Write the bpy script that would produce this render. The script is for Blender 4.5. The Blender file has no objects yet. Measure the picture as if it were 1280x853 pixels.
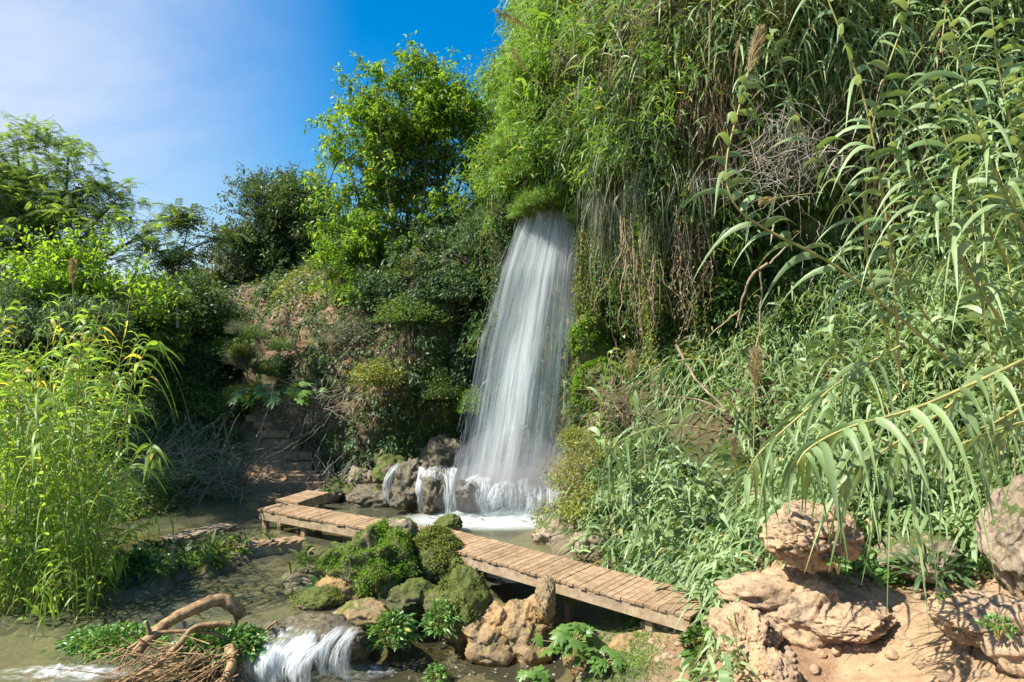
import bpy, math, random
import numpy as np
from mathutils import Vector, Matrix, Euler
rng = np.random.default_rng(7)
random.seed(7)
scene = bpy.context.scene
COL = scene.collection
F = 834.0; CZ = 4.3
def P(px, py, Y): return np.array([(px-640)/F*Y, Y, CZ-(py-426.5)/F*Y])
def W(px, py, Z): return P(px, py, (CZ-Z)*F/(py-426.5))
def proj(V):
    y = np.maximum(V[:, 1], .1)
    return 640+V[:, 0]/y*F, 426.5-(V[:, 2]-CZ)/y*F

# ---------------------------------------------------------------- noise
def _h(ix, iy, iz):
    h = (ix*374761393+iy*668265263+iz*1440662683) & 0xffffffff
    h = ((h ^ (h >> 13))*1274126177) & 0xffffffff
    return ((h ^ (h >> 16)) & 0xffff)/32767.5-1
def vnoise(p):
    i = np.floor(p).astype(np.int64); f = p-i; f = f*f*(3-2*f)
    x, y, z = i[:, 0], i[:, 1], i[:, 2]; fx, fy, fz = f[:, 0], f[:, 1], f[:, 2]
    def l(a, b, t): return a+(b-a)*t
    return l(l(l(_h(x, y, z), _h(x+1, y, z), fx), l(_h(x, y+1, z), _h(x+1, y+1, z), fx), fy),
             l(l(_h(x, y, z+1), _h(x+1, y, z+1), fx), l(_h(x, y+1, z+1), _h(x+1, y+1, z+1), fx), fy), fz)
_R = np.array([[.36, .48, -.8], [-.8, .6, 0], [.48, .64, .6]])
def fbm(p, o=4, g=.5):
    s = 0; a = 1; q = np.array(p, float)
    for k in range(o):
        s = s+a*vnoise(q+k*17.3); q = (q @ _R)*2.03; a *= g
    return s
def ridge(p, o=3):
    s = 0; a = 1; q = np.array(p, float)
    for k in range(o):
        s = s+a*(1-2*np.abs(vnoise(q+k*9.1))); q = (q @ _R)*2.1; a *= .5
    return s
def unit(v): return v/np.maximum(np.linalg.norm(v, axis=-1, keepdims=True), 1e-9)
def rdir(n, zb=0.0, zs=1.0):
    v = rng.normal(size=(n, 3)); v[:, 2] = v[:, 2]*zs+zb
    return unit(v)
def U(a, b, n=None): return rng.uniform(a, b, n)

# ---------------------------------------------------------------- mesh builder
class MB:
    def __init__(s): s.v = []; s.q = []; s.n = 0
    def add(s, V, Q):
        if len(V): s.v.append(np.asarray(V, float).reshape(-1, 3)); s.q.append(np.asarray(Q, np.int64).reshape(-1, 4)+s.n); s.n += len(s.v[-1])
        return s
    def arrays(s): return np.concatenate(s.v), np.concatenate(s.q)
    def mesh(s, name, mat, smooth=True):
        V, Q = s.arrays(); return mesh_np(name, V, Q, mat, smooth)
    def build(s, name, mat, parent=None, smooth=True): return link(name, s.mesh(name, mat, smooth), parent)
def mesh_np(name, V, Q, mat=None, smooth=True):
    me = bpy.data.meshes.new(name); n = len(V); m = len(Q); k = Q.shape[1]
    me.vertices.add(n); me.vertices.foreach_set('co', np.ascontiguousarray(V, np.float32).ravel())
    me.loops.add(m*k); me.loops.foreach_set('vertex_index', np.ascontiguousarray(Q, np.int32).ravel())
    me.polygons.add(m); me.polygons.foreach_set('loop_start', np.arange(0, m*k, k, dtype=np.int32))
    me.polygons.foreach_set('loop_total', np.full(m, k, np.int32))
    me.polygons.foreach_set('use_smooth', np.full(m, smooth))
    me.update(calc_edges=True)
    if mat: me.materials.append(mat)
    return me
def link(name, data, parent=None):
    o = bpy.data.objects.new(name, data); COL.objects.link(o)
    if parent: o.parent = parent
    return o
def tag(o, label, cat, group=None, kind=None):
    if label: o['label'] = label
    if cat: o['category'] = cat
    if group: o['group'] = group
    if kind: o['kind'] = kind
    return o
def thing(name, label, cat, loc=(0, 0, 0), rz=0, group=None, kind=None):
    o = link(name, None); o.location = Vector(loc); o.rotation_euler = (0, 0, rz)
    return tag(o, label, cat, group, kind)
def dup(root, loc, rot=(0, 0, 0), sc=1, label=None, group=None, cat=None):
    r = root.copy(); COL.objects.link(r); r.location = Vector(loc); r.rotation_euler = rot
    r.scale = (sc, sc, sc) if np.isscalar(sc) else sc
    tag(r, label, cat, group)
    for ch in list(root.children):
        c = ch.copy(); COL.objects.link(c); c.parent = r
    return r

def blades(mb, base, d, side, L, Wd, droop, segs=3, prof=None, fold=0.0, curl=2.0):
    base = np.atleast_2d(base); N = len(base)
    L = np.broadcast_to(L, (N,)); Wd = np.broadcast_to(Wd, (N,)); droop = np.broadcast_to(droop, (N,))
    t = np.linspace(0, 1, segs+1)
    if prof is None: prof = np.sin(np.pi*np.clip(.12+t*.88, 0, 1))**.7
    prof = np.array(prof, float); prof[-1] = max(prof[-1], .04)
    pts = base[:, None]+d[:, None]*(L[:, None, None]*t[None, :, None])
    pts[:, :, 2] -= (droop*L)[:, None]*t[None]**curl
    w = side[:, None]*(Wd[:, None, None]*prof[None, :, None]*.5)
    if fold == 0:
        V = np.stack([pts-w, pts+w], 2).reshape(-1, 3); c = 2
    else:
        tan = np.gradient(pts, axis=1); nr = unit(np.cross(tan, side[:, None]))
        V = np.stack([pts-w, pts-nr*(fold*Wd[:, None, None]*prof[None, :, None]), pts+w], 2).reshape(-1, 3); c = 3
    S = (segs+1)*c
    q = []
    for i in range(segs):
        for j in range(c-1):
            a = i*c+j; q.append([a, a+1, a+1+c, a+c])
    Q = (np.arange(N)[:, None, None]*S+np.array(q)[None]).reshape(-1, 4)
    mb.add(V, Q)
def perp(d, flat=.7):
    r = rng.normal(size=d.shape); r[:, 2] *= 1-flat
    return unit(np.cross(d, np.cross(r, d)))
LEAF = [.25, 1, .8, .04]
def leafcloud(mb, pts, size, wr=.45, droop=.3, zb=-.1, segs=2, prof=(.3, 1, .08), jit=.25):
    n = len(pts); d = rdir(n, zb); L = size*(1+U(-jit, jit, n))
    blades(mb, pts, d, perp(d, .6), L, L*wr, droop, segs, prof)
def tube(mb, pts, r, n=5):
    pts = np.asarray(pts, float); m = len(pts); r = np.broadcast_to(r, (m,))
    tan = unit(np.gradient(pts, axis=0)); ref = np.array([0, 0, 1.]) if abs(tan[0, 2]) < .9 else np.array([1., 0, 0])
    u = unit(np.cross(tan, ref)); v = np.cross(tan, u)
    a = np.arange(n)/n*2*np.pi
    V = pts[:, None]+(u[:, None]*np.cos(a)[None, :, None]+v[:, None]*np.sin(a)[None, :, None])*r[:, None, None]
    i = np.arange(m-1)[:, None]*n; j = np.arange(n)[None]; k = (j+1) % n
    Q = np.stack([i+j, i+k, i+n+k, i+n+j], -1).reshape(-1, 4)
    mb.add(V, Q)
def spline(ctrl, n):
    c = np.asarray(ctrl, float); m = len(c)
    c = np.concatenate([[2*c[0]-c[1]], c, [2*c[-1]-c[-2]]]); s = np.linspace(0, m-1-1e-6, n)
    i = s.astype(int); t = (s-i)[:, None] if c.ndim == 2 else s-i
    while t.ndim < c.ndim: t = t[..., None]
    a, b, d, e = c[i], c[i+1], c[i+2], c[i+3]
    return .5*(2*b+(d-a)*t+(2*a-5*b+4*d-e)*t*t+(3*b-a-3*d+e)*t**3)
def bx(mb, c, s, rz=0, M=None):
    x = np.array([[i, j, k] for i in (-.5, .5) for j in (-.5, .5) for k in (-.5, .5)])*np.array(s)
    R = np.array(Matrix.Rotation(rz, 3, 'Z')) if M is None else M
    mb.add(x @ R.T+np.array(c), [[0, 1, 3, 2], [4, 6, 7, 5], [0, 4, 5, 1], [2, 3, 7, 6], [0, 2, 6, 4], [1, 5, 7, 3]])

# ---------------------------------------------------------------- materials
def newmat(name):
    m = bpy.data.materials.new(name); m.use_nodes = True; nt = m.node_tree; nt.nodes.clear()
    return m, nt, nt.nodes, nt.links
def N(ns, t, **kw):
    n = ns.new(t)
    for k, v in kw.items():
        if k.startswith('i_'): n.inputs[k[2:].replace('_', ' ')].default_value = v
        else: setattr(n, k, v)
    return n
def mixc(nt, fac, a, b, mode='MIX'):
    n = nt.nodes.new('ShaderNodeMix'); n.data_type = 'RGBA'; n.blend_type = mode
    for s, v in ((0, fac), (6, a), (7, b)):
        if hasattr(v, 'links'): nt.links.new(v, n.inputs[s])
        else: n.inputs[s].default_value = v if s == 0 else (*v, 1)
    return n.outputs[2]
def ramp(nt, src, lo, hi, a=0., b=1.):
    n = nt.nodes.new('ShaderNodeMapRange'); n.interpolation_type = 'SMOOTHSTEP'
    nt.links.new(src, n.inputs[0]); n.inputs[1].default_value = lo; n.inputs[2].default_value = hi
    n.inputs[3].default_value = a; n.inputs[4].default_value = b
    return n.outputs[0]
def noise(nt, scale, detail=4, rough=.55, vec=None, dist=0):
    n = nt.nodes.new('ShaderNodeTexNoise'); n.inputs['Scale'].default_value = scale
    n.inputs['Detail'].default_value = detail; n.inputs['Roughness'].default_value = rough; n.inputs['Distortion'].default_value = dist
    if vec is None:
        g = nt.nodes.new('ShaderNodeNewGeometry'); vec = g.outputs['Position']
    nt.links.new(vec, n.inputs['Vector']); return n.outputs['Fac']
def leafmat(name, a, b, dry=None, dryf=.05, trans=.35, rough=.5, spec=.35, tmul=1.5, nscale=.9):
    m, nt, ns, ls = newmat(name)
    g = ns.new('ShaderNodeNewGeometry'); ri = g.outputs['Random Per Island']
    c = mixc(nt, ri, a, b)
    nz = noise(nt, nscale, 2); c = mixc(nt, ramp(nt, nz, .38, .62, 0, .55), c, tuple(x*.62 for x in a))
    nz2 = noise(nt, nscale*2.7, 2); c = mixc(nt, ramp(nt, nz2, .5, .68, 0, .45), c, tuple(x*1.35 for x in b))
    if dry:
        mm = N(ns, 'ShaderNodeMath', operation='MULTIPLY'); mm.inputs[1].default_value = 7.13; ls.new(ri, mm.inputs[0])
        fr = N(ns, 'ShaderNodeMath', operation='FRACT'); ls.new(mm.outputs[0], fr.inputs[0])
        c = mixc(nt, ramp(nt, fr.outputs[0], 1-dryf, 1-dryf*.6), c, dry)
    p = N(ns, 'ShaderNodeBsdfPrincipled'); p.inputs['Roughness'].default_value = rough; p.inputs['Specular IOR Level'].default_value = spec
    ls.new(c, p.inputs['Base Color'])
    t = N(ns, 'ShaderNodeBsdfTranslucent'); tc = mixc(nt, 1.0, c, (tmul*1.15, tmul*1.05, tmul*.5), 'MULTIPLY'); ls.new(tc, t.inputs[0])
    mx = N(ns, 'ShaderNodeMixShader'); mx.inputs[0].default_value = trans
    ls.new(p.outputs[0], mx.inputs[1]); ls.new(t.outputs[0], mx.inputs[2])
    o = N(ns, 'ShaderNodeOutputMaterial'); ls.new(mx.outputs[0], o.inputs[0]); return m
def woodmat(name, a, b, scale=6, rough=.85, island=.0, bump=.3, stretch=(1, 1, .2), rot=0):
    m, nt, ns, ls = newmat(name)
    tc = ns.new('ShaderNodeTexCoord'); mp = N(ns, 'ShaderNodeMapping'); mp.inputs['Scale'].default_value = stretch; mp.inputs['Rotation'].default_value = (0, 0, rot)
    ls.new(tc.outputs['Object'], mp.inputs[0])
    nz = noise(nt, scale, 6, .65, mp.outputs[0]); c = mixc(nt, ramp(nt, nz, .3, .7), a, b)
    st_ = noise(nt, 2.1, 5, .7); c = mixc(nt, ramp(nt, st_, .5, .72, 0, .55), c, tuple(x*.5 for x in a))
    if island:
        g = ns.new('ShaderNodeNewGeometry'); c = mixc(nt, ramp(nt, g.outputs['Random Per Island'], 0, 1, 0, island), c, tuple(x*.45 for x in a))
    p = N(ns, 'ShaderNodeBsdfPrincipled'); p.inputs['Roughness'].default_value = rough; p.inputs['Specular IOR Level'].default_value = .2
    ls.new(c, p.inputs['Base Color']); bp = N(ns, 'ShaderNodeBump'); bp.inputs['Strength'].default_value = bump; bp.inputs['Distance'].default_value = .02
    ls.new(nz, bp.inputs['Height']); ls.new(bp.outputs[0], p.inputs['Normal'])
    o = N(ns, 'ShaderNodeOutputMaterial'); ls.new(p.outputs[0], o.inputs[0]); return m
def rockmat(name, a, b, dark, moss=None, mossamt=.5, rough=.9, scale=1.6, wet=0, attr=None):
    m, nt, ns, ls = newmat(name)
    n1 = noise(nt, scale, 6, .65); n2 = noise(nt, scale*5, 8, .7, dist=.6); n3 = noise(nt, scale*18, 4, .7)
    if attr:
        at = N(ns, 'ShaderNodeAttribute', attribute_name=attr)
        c = mixc(nt, ramp(nt, n2, .3, .7, 0, .6), at.outputs[0], mixc(nt, 1., at.outputs[0], (.45, .42, .4), 'MULTIPLY'))
        c = mixc(nt, ramp(nt, n3, .5, .75, 0, .5), c, mixc(nt, 1., at.outputs[0], (1.5, 1.5, 1.45), 'MULTIPLY'))
    else:
        c = mixc(nt, ramp(nt, n1, .35, .65), a, b)
        c = mixc(nt, ramp(nt, n2, .47, .68), c, dark); c = mixc(nt, ramp(nt, n3, .5, .8, 0, .6), c, tuple(x*1.4 for x in a))
    if moss:
        g = ns.new('ShaderNodeNewGeometry'); sx = ns.new('ShaderNodeSeparateXYZ'); ls.new(g.outputs['Normal'], sx.inputs[0])
        nm = noise(nt, 2.3, 5, .7); ad = N(ns, 'ShaderNodeMath', operation='MULTIPLY_ADD'); ad.inputs[1].default_value = .22
        ls.new(sx.outputs[2], ad.inputs[0]); ls.new(nm, ad.inputs[2])
        mc = mixc(nt, ramp(nt, n3, .3, .7), moss, tuple(x*.5 for x in moss))
        c = mixc(nt, ramp(nt, ad.outputs[0], .78-mossamt*.5, .88-mossamt*.5), c, mc)
    p = N(ns, 'ShaderNodeBsdfPrincipled'); p.inputs['Roughness'].default_value = rough-.5*wet; p.inputs['Specular IOR Level'].default_value = .25+.3*wet
    ls.new(c, p.inputs['Base Color'])
    b1 = N(ns, 'ShaderNodeBump'); b1.inputs['Strength'].default_value = .8; b1.inputs['Distance'].default_value = .06; ls.new(n2, b1.inputs['Height'])
    b2 = N(ns, 'ShaderNodeBump'); b2.inputs['Strength'].default_value = .6; b2.inputs['Distance'].default_value = .02; ls.new(n3, b2.inputs['Height'])
    ls.new(b1.outputs[0], b2.inputs['Normal']); ls.new(b2.outputs[0], p.inputs['Normal'])
    o = N(ns, 'ShaderNodeOutputMaterial'); ls.new(p.outputs[0], o.inputs[0]); return m
def watermat(name, tint, body, bodyf=.25, bump=.25, scale=5):
    m, nt, ns, ls = newmat(name)
    tr = N(ns, 'ShaderNodeBsdfTransparent'); tr.inputs[0].default_value = (*tint, 1)
    df = N(ns, 'ShaderNodeBsdfDiffuse'); df.inputs[0].default_value = (*body, 1)
    mx = N(ns, 'ShaderNodeMixShader'); mx.inputs[0].default_value = bodyf; ls.new(tr.outputs[0], mx.inputs[1]); ls.new(df.outputs[0], mx.inputs[2])
    gl = N(ns, 'ShaderNodeBsdfGlossy'); gl.inputs['Roughness'].default_value = .06; gl.inputs[0].default_value = (.85, .85, .85, 1)
    fr = N(ns, 'ShaderNodeFresnel'); fr.inputs[0].default_value = 1.33
    h = noise(nt, scale, 4, .6, dist=.8); h2 = noise(nt, scale*4, 3, .5)
    b1 = N(ns, 'ShaderNodeBump'); b1.inputs['Strength'].default_value = bump; b1.inputs['Distance'].default_value = .08; ls.new(h, b1.inputs['Height'])
    b2 = N(ns, 'ShaderNodeBump'); b2.inputs['Strength'].default_value = bump*.7; b2.inputs['Distance'].default_value = .02; ls.new(h2, b2.inputs['Height']); ls.new(b1.outputs[0], b2.inputs['Normal'])
    for q in (gl, fr): ls.new(b2.outputs[0], q.inputs['Normal'])
    m2 = N(ns, 'ShaderNodeMixShader'); ls.new(fr.outputs[0], m2.inputs[0]); ls.new(mx.outputs[0], m2.inputs[1]); ls.new(gl.outputs[0], m2.inputs[2])
    o = N(ns, 'ShaderNodeOutputMaterial'); ls.new(m2.outputs[0], o.inputs[0]); return m
def foammat(name, su, sv, lo, hi, amax=.9, edge=True, col=(.85, .9, .9)):
    # white water: opacity from noise stretched along the flow (uv), fading at the sheet's edges
    m, nt, ns, ls = newmat(name)
    uv = N(ns, 'ShaderNodeUVMap'); mp = N(ns, 'ShaderNodeMapping'); mp.inputs['Scale'].default_value = (su, sv, 1); ls.new(uv.outputs[0], mp.inputs[0])
    nz = noise(nt, 1.0, 5, .65, mp.outputs[0], dist=.3)
    mp2 = N(ns, 'ShaderNodeMapping'); mp2.inputs['Scale'].default_value = (su*.2, sv*.3, 1); ls.new(uv.outputs[0], mp2.inputs[0])
    nb = noise(nt, 1.0, 2, .5, mp2.outputs[0])
    ad = N(ns, 'ShaderNodeMath', operation='MULTIPLY_ADD'); ad.inputs[1].default_value = .6; ls.new(nb, ad.inputs[0]); ls.new(nz, ad.inputs[2])
    al = ramp(nt, ad.outputs[0], lo+.3, hi+.3, 0, amax)
    if edge:
        sp = ns.new('ShaderNodeSeparateXYZ'); at = N(ns, 'ShaderNodeAttribute', attribute_name='fade')
        mu = N(ns, 'ShaderNodeMath', operation='MULTIPLY'); ls.new(al, mu.inputs[0]); ls.new(at.outputs['Fac'], mu.inputs[1]); al = mu.outputs[0]
    d = N(ns, 'ShaderNodeBsdfDiffuse'); d.inputs[0].default_value = (*col, 1)
    t2 = N(ns, 'ShaderNodeBsdfTranslucent'); t2.inputs[0].default_value = (*col, 1)
    mm = N(ns, 'ShaderNodeMixShader'); mm.inputs[0].default_value = .45; ls.new(d.outputs[0], mm.inputs[1]); ls.new(t2.outputs[0], mm.inputs[2])
    tr = N(ns, 'ShaderNodeBsdfTransparent')
    mx = N(ns, 'ShaderNodeMixShader'); ls.new(al, mx.inputs[0]); ls.new(tr.outputs[0], mx.inputs[1]); ls.new(mm.outputs[0], mx.inputs[2])
    o = N(ns, 'ShaderNodeOutputMaterial'); ls.new(mx.outputs[0], o.inputs[0]); return m
M = {}
M['cane'] = leafmat('cane_leaf', (.17, .28, .095), (.31, .41, .20), (.42, .37, .19), .04, .32, .46, .45, 1.3, .8)
M['cane_left'] = leafmat('cane_leaf_left', (.15, .27, .04), (.27, .40, .08), (.5, .42, .08), .07, .5, .45, .4, 1.9, .8)
M['canopy'] = leafmat('bamboo_leaf', (.12, .24, .035), (.22, .36, .07), (.40, .36, .12), .05, .42, .5, .4, 1.6, .6)
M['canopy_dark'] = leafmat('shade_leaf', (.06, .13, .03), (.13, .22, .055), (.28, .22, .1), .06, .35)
M['ivy'] = leafmat('ivy_leaf', (.05, .12, .02), (.12, .20, .04), (.3, .22, .1), .08, .3, .4, .45)
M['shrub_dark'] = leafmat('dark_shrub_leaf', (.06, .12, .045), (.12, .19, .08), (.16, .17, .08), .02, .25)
M['shrub_mid'] = leafmat('mid_shrub_leaf', (.08, .15, .03), (.15, .23, .06), (.4, .35, .1), .05, .35)
M['shrub_yellow'] = leafmat('yellow_shrub_leaf', (.17, .24, .05), (.3, .33, .09), (.55, .42, .06), .12, .35, tmul=1.3)
M['shrub_grey'] = leafmat('grey_shrub_leaf', (.12, .15, .09), (.21, .24, .16), (.3, .26, .16), .08, .25)
M['tree_bright'] = leafmat('bright_tree_leaf', (.09, .19, .02), (.19, .31, .04), (.5, .45, .05), .03, .45, tmul=2.0)
M['tree_oak'] = leafmat('oak_leaf', (.06, .11, .035), (.12, .18, .06), (.2, .2, .08), .03, .3)
M['tree_feather'] = leafmat('feather_leaf', (.12, .22, .05), (.22, .33, .09), (.2, .1, .06), .02, .42, tmul=1.8)
M['tree_lime'] = leafmat('lime_leaf', (.12, .24, .02), (.22, .36, .03), None, 0, .55, tmul=2.2)
M['cress'] = leafmat('cress_leaf', (.09, .21, .045), (.18, .32, .08), (.4, .4, .1), .03, .3, .4, .5)
M['moss'] = leafmat('moss_leaf', (.11, .17, .025), (.20, .26, .045), (.24, .18, .08), .28, .3, .8, .1, 1.3, 2.)
M['moss_bright'] = leafmat('bright_moss', (.10, .22, .02), (.19, .33, .035), (.22, .2, .06), .1, .3, .8, .1, 1.3, 2.)
M['grass'] = leafmat('grass_blade', (.11, .22, .035), (.2, .32, .07), (.4, .34, .15), .12, .35)
M['fig'] = leafmat('fig_leaf', (.10, .21, .04), (.18, .30, .07), None, 0, .35, .4, .5)
M['bluegreen'] = leafmat('bluegreen_leaf', (.06, .17, .09), (.12, .26, .14), None, 0, .3, .4, .5)
M['dry'] = leafmat('dry_leaf', (.20, .15, .08), (.36, .28, .16), (.12, .09, .05), .2, .2, .8, .2, 1.1)
M['plume'] = leafmat('reed_plume', (.33, .27, .16), (.48, .41, .26), None, 0, .35, .9, .1, 1.1)
M['caneculm'] = woodmat('cane_stem', (.24, .27, .08), (.42, .36, .14), 5, .5, 0, .1)
M['bark'] = woodmat('bark', (.09, .07, .05), (.2, .17, .13), 8)
M['palebark'] = woodmat('pale_bark', (.22, .19, .15), (.4, .36, .3), 8)
M['drift'] = woodmat('driftwood', (.17, .10, .05), (.46, .31, .16), 11, .75, 0, 1.0, (1, 1, 1))
M['twig'] = woodmat('grey_twig', (.2, .17, .13), (.36, .32, .26), 8)
M['root'] = woodmat('root_bark', (.24, .16, .1), (.42, .32, .22), 8)
# ---------------------------------------------------------------- camera, sky, sun
cam = bpy.data.cameras.new('camera'); cam.sensor_width = 36; cam.lens = 36*F/1280; cam.clip_end = 2000
co = bpy.data.objects.new('camera', cam); COL.objects.link(co); co.location = (0, 0, CZ); co.rotation_euler = (math.pi/2, 0, 0); scene.camera = co
SUN_AZ, SUN_EL = math.radians(-107), math.radians(52)
sv = Vector((math.sin(SUN_AZ)*math.cos(SUN_EL), math.cos(SUN_AZ)*math.cos(SUN_EL), math.sin(SUN_EL)))
sl = bpy.data.lights.new('sun', 'SUN'); sl.energy = 4.6; sl.angle = math.radians(.5); sl.color = (1, .94, .84)
so = bpy.data.objects.new('sun', sl); COL.objects.link(so); so.rotation_euler = (-sv).to_track_quat('-Z', 'Y').to_euler()
w = bpy.data.worlds.new('World'); scene.world = w; w.use_nodes = True; nt = w.node_tree; nt.nodes.clear(); ns = nt.nodes; ls = nt.links
sky = ns.new('ShaderNodeTexSky'); sky.sky_type = 'NISHITA'; sky.sun_disc = False; sky.sun_elevation = SUN_EL; sky.sun_rotation = SUN_AZ
sky.air_density = 1.2; sky.dust_density = 1.3; sky.ozone_density = 3.0
hs = ns.new('ShaderNodeHueSaturation'); hs.inputs['Saturation'].default_value = 1.6; hs.inputs['Value'].default_value = .55; ls.new(sky.outputs[0], hs.inputs['Color'])
tc = ns.new('ShaderNodeTexCoord')
mp = ns.new('ShaderNodeMapping'); mp.inputs['Scale'].default_value = (1, 1, 2.2); ls.new(tc.outputs['Generated'], mp.inputs[0])
cn = noise(nt, 1.7, 6, .62, mp.outputs[0], .4)
# thin cirrus veil, its pale glow painted into the left sky, away from the sun
dt = ns.new('ShaderNodeVectorMath'); dt.operation = 'DOT_PRODUCT'; ls.new(tc.outputs['Generated'], dt.inputs[0]); dt.inputs[1].default_value = Vector((-.78, .52, .36)).normalized()
veil = ramp(nt, dt.outputs['Value'], .76, 1.0, 0, 1.0)
ml = ns.new('ShaderNodeMath'); ml.operation = 'MULTIPLY'; ls.new(veil, ml.inputs[0]); ls.new(ramp(nt, cn, .3, .66, .35, 1.0), ml.inputs[1])
c = mixc(nt, ml.outputs[0], hs.outputs[0], (2.3, 2.5, 2.95))
bg = ns.new('ShaderNodeBackground'); bg.inputs[1].default_value = .15; ls.new(c, bg.inputs[0])
wo = ns.new('ShaderNodeOutputWorld'); ls.new(bg.outputs[0], wo.inputs[0])
scene.view_settings.view_transform = 'Standard'; scene.view_settings.look = 'None'; scene.view_settings.exposure = 1.18; scene.view_settings.gamma = 1
scene.render.engine = 'CYCLES'
scene.cycles.transparent_max_bounces = 32; scene.cycles.max_bounces = 8; scene.cycles.caustics_reflective = False; scene.cycles.caustics_refractive = False

# ---------------------------------------------------------------- terrain
UP, LO = .6, 0.0
cp = []
def g(*a):
    for t in a: cp.append(t)
for (x, y) in [(200, 660), (300, 650), (420, 645), (560, 648), (640, 652), (250, 735), (350, 722), (110, 765), (0, 790), (300, 760), (0, 825), (200, 800), (330, 708), (400, 700), (480, 640), (600, 640), (300, 735), (180, 748), (230, 745), (100, 740), (350, 712), (420, 720), (230, 672), (160, 672), (250, 655), (200, 640), (270, 668), (310, 665), (120, 690), (60, 720), (380, 660), (450, 668), (610, 672), (700, 655), (150, 680), (80, 700), (60, 740)]:
    g(W(x, y, .38))
for (x, y, z) in [(200, 712, .86), (130, 722, .82), (255, 697, .86), (325, 682, .66), (385, 693, .88), (170, 704, .82), (290, 690, .72), (340, 680, .76), (230, 703, .86), (310, 686, .74)]: g(W(x, y, z))
for (x, y) in [(380, 852), (560, 830), (640, 842), (520, 805), (660, 800), (460, 835), (590, 850), (700, 845)]: g(W(x, y, -.28))
g(np.array([-2.9, 7.4, -.1]), np.array([-3.6, 7.0, .1]), np.array([-1.5, 7.2, -.3]), np.array([.5, 7.2, -.3]), np.array([1.4, 7.3, -.1]))
for (x, y, z) in [(350, 782, .56), (430, 775, .55), (300, 800, .5), (150, 815, .5), (70, 825, .45), (390, 772, .5), (490, 745, .55), (560, 740, .5), (620, 735, .45), (470, 690, .6), (540, 690, .65), (680, 740, .3), (620, 700, .45), (660, 712, .45)]: g(W(x, y, z))
# right bank, path
for (x, y, z) in [(740, 790, .25), (760, 850, .3), (830, 830, .55), (860, 790, .75), (950, 830, 1.0), (1000, 770, 1.25), (890, 765, .9), (940, 745, 1.15), (1100, 800, 1.25), (1280, 850, 1.6), (1060, 850, 1.0), (1180, 745, 1.5), (1250, 762, 1.75), (1015, 715, 1.65), (950, 712, 1.35), (900, 705, 1.0), (800, 712, .65), (830, 700, .8), (880, 850, .7), (1120, 725, 1.45)]: g(W(x, y, z))
for (x, y, Y) in [(1100, 680, 8.3), (1200, 645, 8.6), (1100, 600, 9.2), (1280, 640, 8), (1280, 500, 9.4), (1100, 480, 10.5), (950, 560, 11), (850, 640, 11.2), (750, 680, 11.4), (1280, 300, 11), (900, 500, 12.2), (1000, 440, 12.3), (820, 520, 13.3), (740, 600, 13.3), (700, 650, 12.8), (1010, 650, 8.8), (1450, 600, 8), (1450, 350, 10)]: g(P(x, y, Y))
g(W(670, 690, .5), np.array([3., 6, .9]), np.array([0, 6, .2]), np.array([0, 4.6, 1.4]), np.array([-4, 5.5, .6]), np.array([-6, 4, 1.2]), np.array([0, 3, 2.4]), np.array([3, 4, 1.9]), np.array([6, 4, 2.1]), np.array([8, 5, 3.]), np.array([0, 0, 2.6]), np.array([-6, 0, 2.4]), np.array([7, 0, 3]), np.array([12, 2, 5]), np.array([14, 8, 7]))
# left bank and the slope with the steps
for (x, y, Y) in [(30, 755, 9.6), (0, 740, 10.5), (100, 700, 12), (-100, 760, 9), (-300, 700, 10), (100, 640, 15), (180, 640, 15.6), (60, 600, 17.5), (150, 520, 20), (100, 420, 25), (0, 430, 24), (-200, 430, 24), (220, 600, 17.3), (260, 640, 14.9), (220, 500, 21), (200, 400, 27), (300, 600, 17), (378, 612, 16.6), (375, 603, 16.9), (372, 594, 17.2), (368, 584, 17.5), (362, 575, 17.8), (350, 562, 18.3), (335, 546, 18.8), (325, 534, 19.3), (318, 526, 19.9), (290, 470, 22.5), (250, 440, 24), (280, 380, 26), (240, 362, 30), (330, 500, 21), (400, 600, 17), (450, 628, 16.2), (340, 620, 15.6), (300, 635, 15.2), (-400, 420, 20)]: g(P(x, y, Y))
for (x, y, z) in [(-12, 45, 5.2), (-30, 40, 6), (0, 40, 9), (20, 40, 12), (30, 20, 12), (-30, 10, 3), (-30, 25, 5), (-60, 80, 2), (0, 90, 6), (60, 60, 14), (-80, 0, 2), (40, -10, 6), (0, -40, 3), (80, 0, 10), (0, 26, 6), (8, 24, 8), (16, 18, 9), (-80, -60, 2), (80, -60, 6), (-120, 140, 0), (120, 140, 10), (0, 160, 2)]: g(np.array([x, y, z], float))
cp = np.array(cp)
_D = np.linalg.norm(cp[:, None, :2]-cp[None, :, :2], axis=2)
_A = np.block([[-_D-np.eye(len(cp))*.02, np.ones((len(cp), 1))], [np.ones((1, len(cp))), np.zeros((1, 1))]])
_w = np.linalg.solve(_A, np.concatenate([cp[:, 2], [0]]))
def gz(xy):
    xy = np.atleast_2d(xy)[:, :2]; out = np.empty(len(xy))
    for i in range(0, len(xy), 20000):
        q = xy[i:i+20000]; d = np.linalg.norm(q[:, None]-cp[None, :, :2], axis=2); out[i:i+20000] = -d @ _w[:-1]+_w[-1]
    r = np.linalg.norm(xy-np.array([0, 15]), axis=1); k = np.clip((r-90)/60, 0, 1); out = out*(1-k)+2*k
    return out
def gzn(xy):
    xy = np.atleast_2d(xy)[:, :2]; z = gz(xy); p = np.c_[xy, z]
    r = np.linalg.norm(xy-np.array([0, 12]), axis=1); s = np.clip(1.3-r/40, .0, 1)
    return z+s*(fbm(p*1.1, 4)*.07+fbm(p*5, 3)*.018+ridge(p*2.2+5, 3)*.025)
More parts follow.
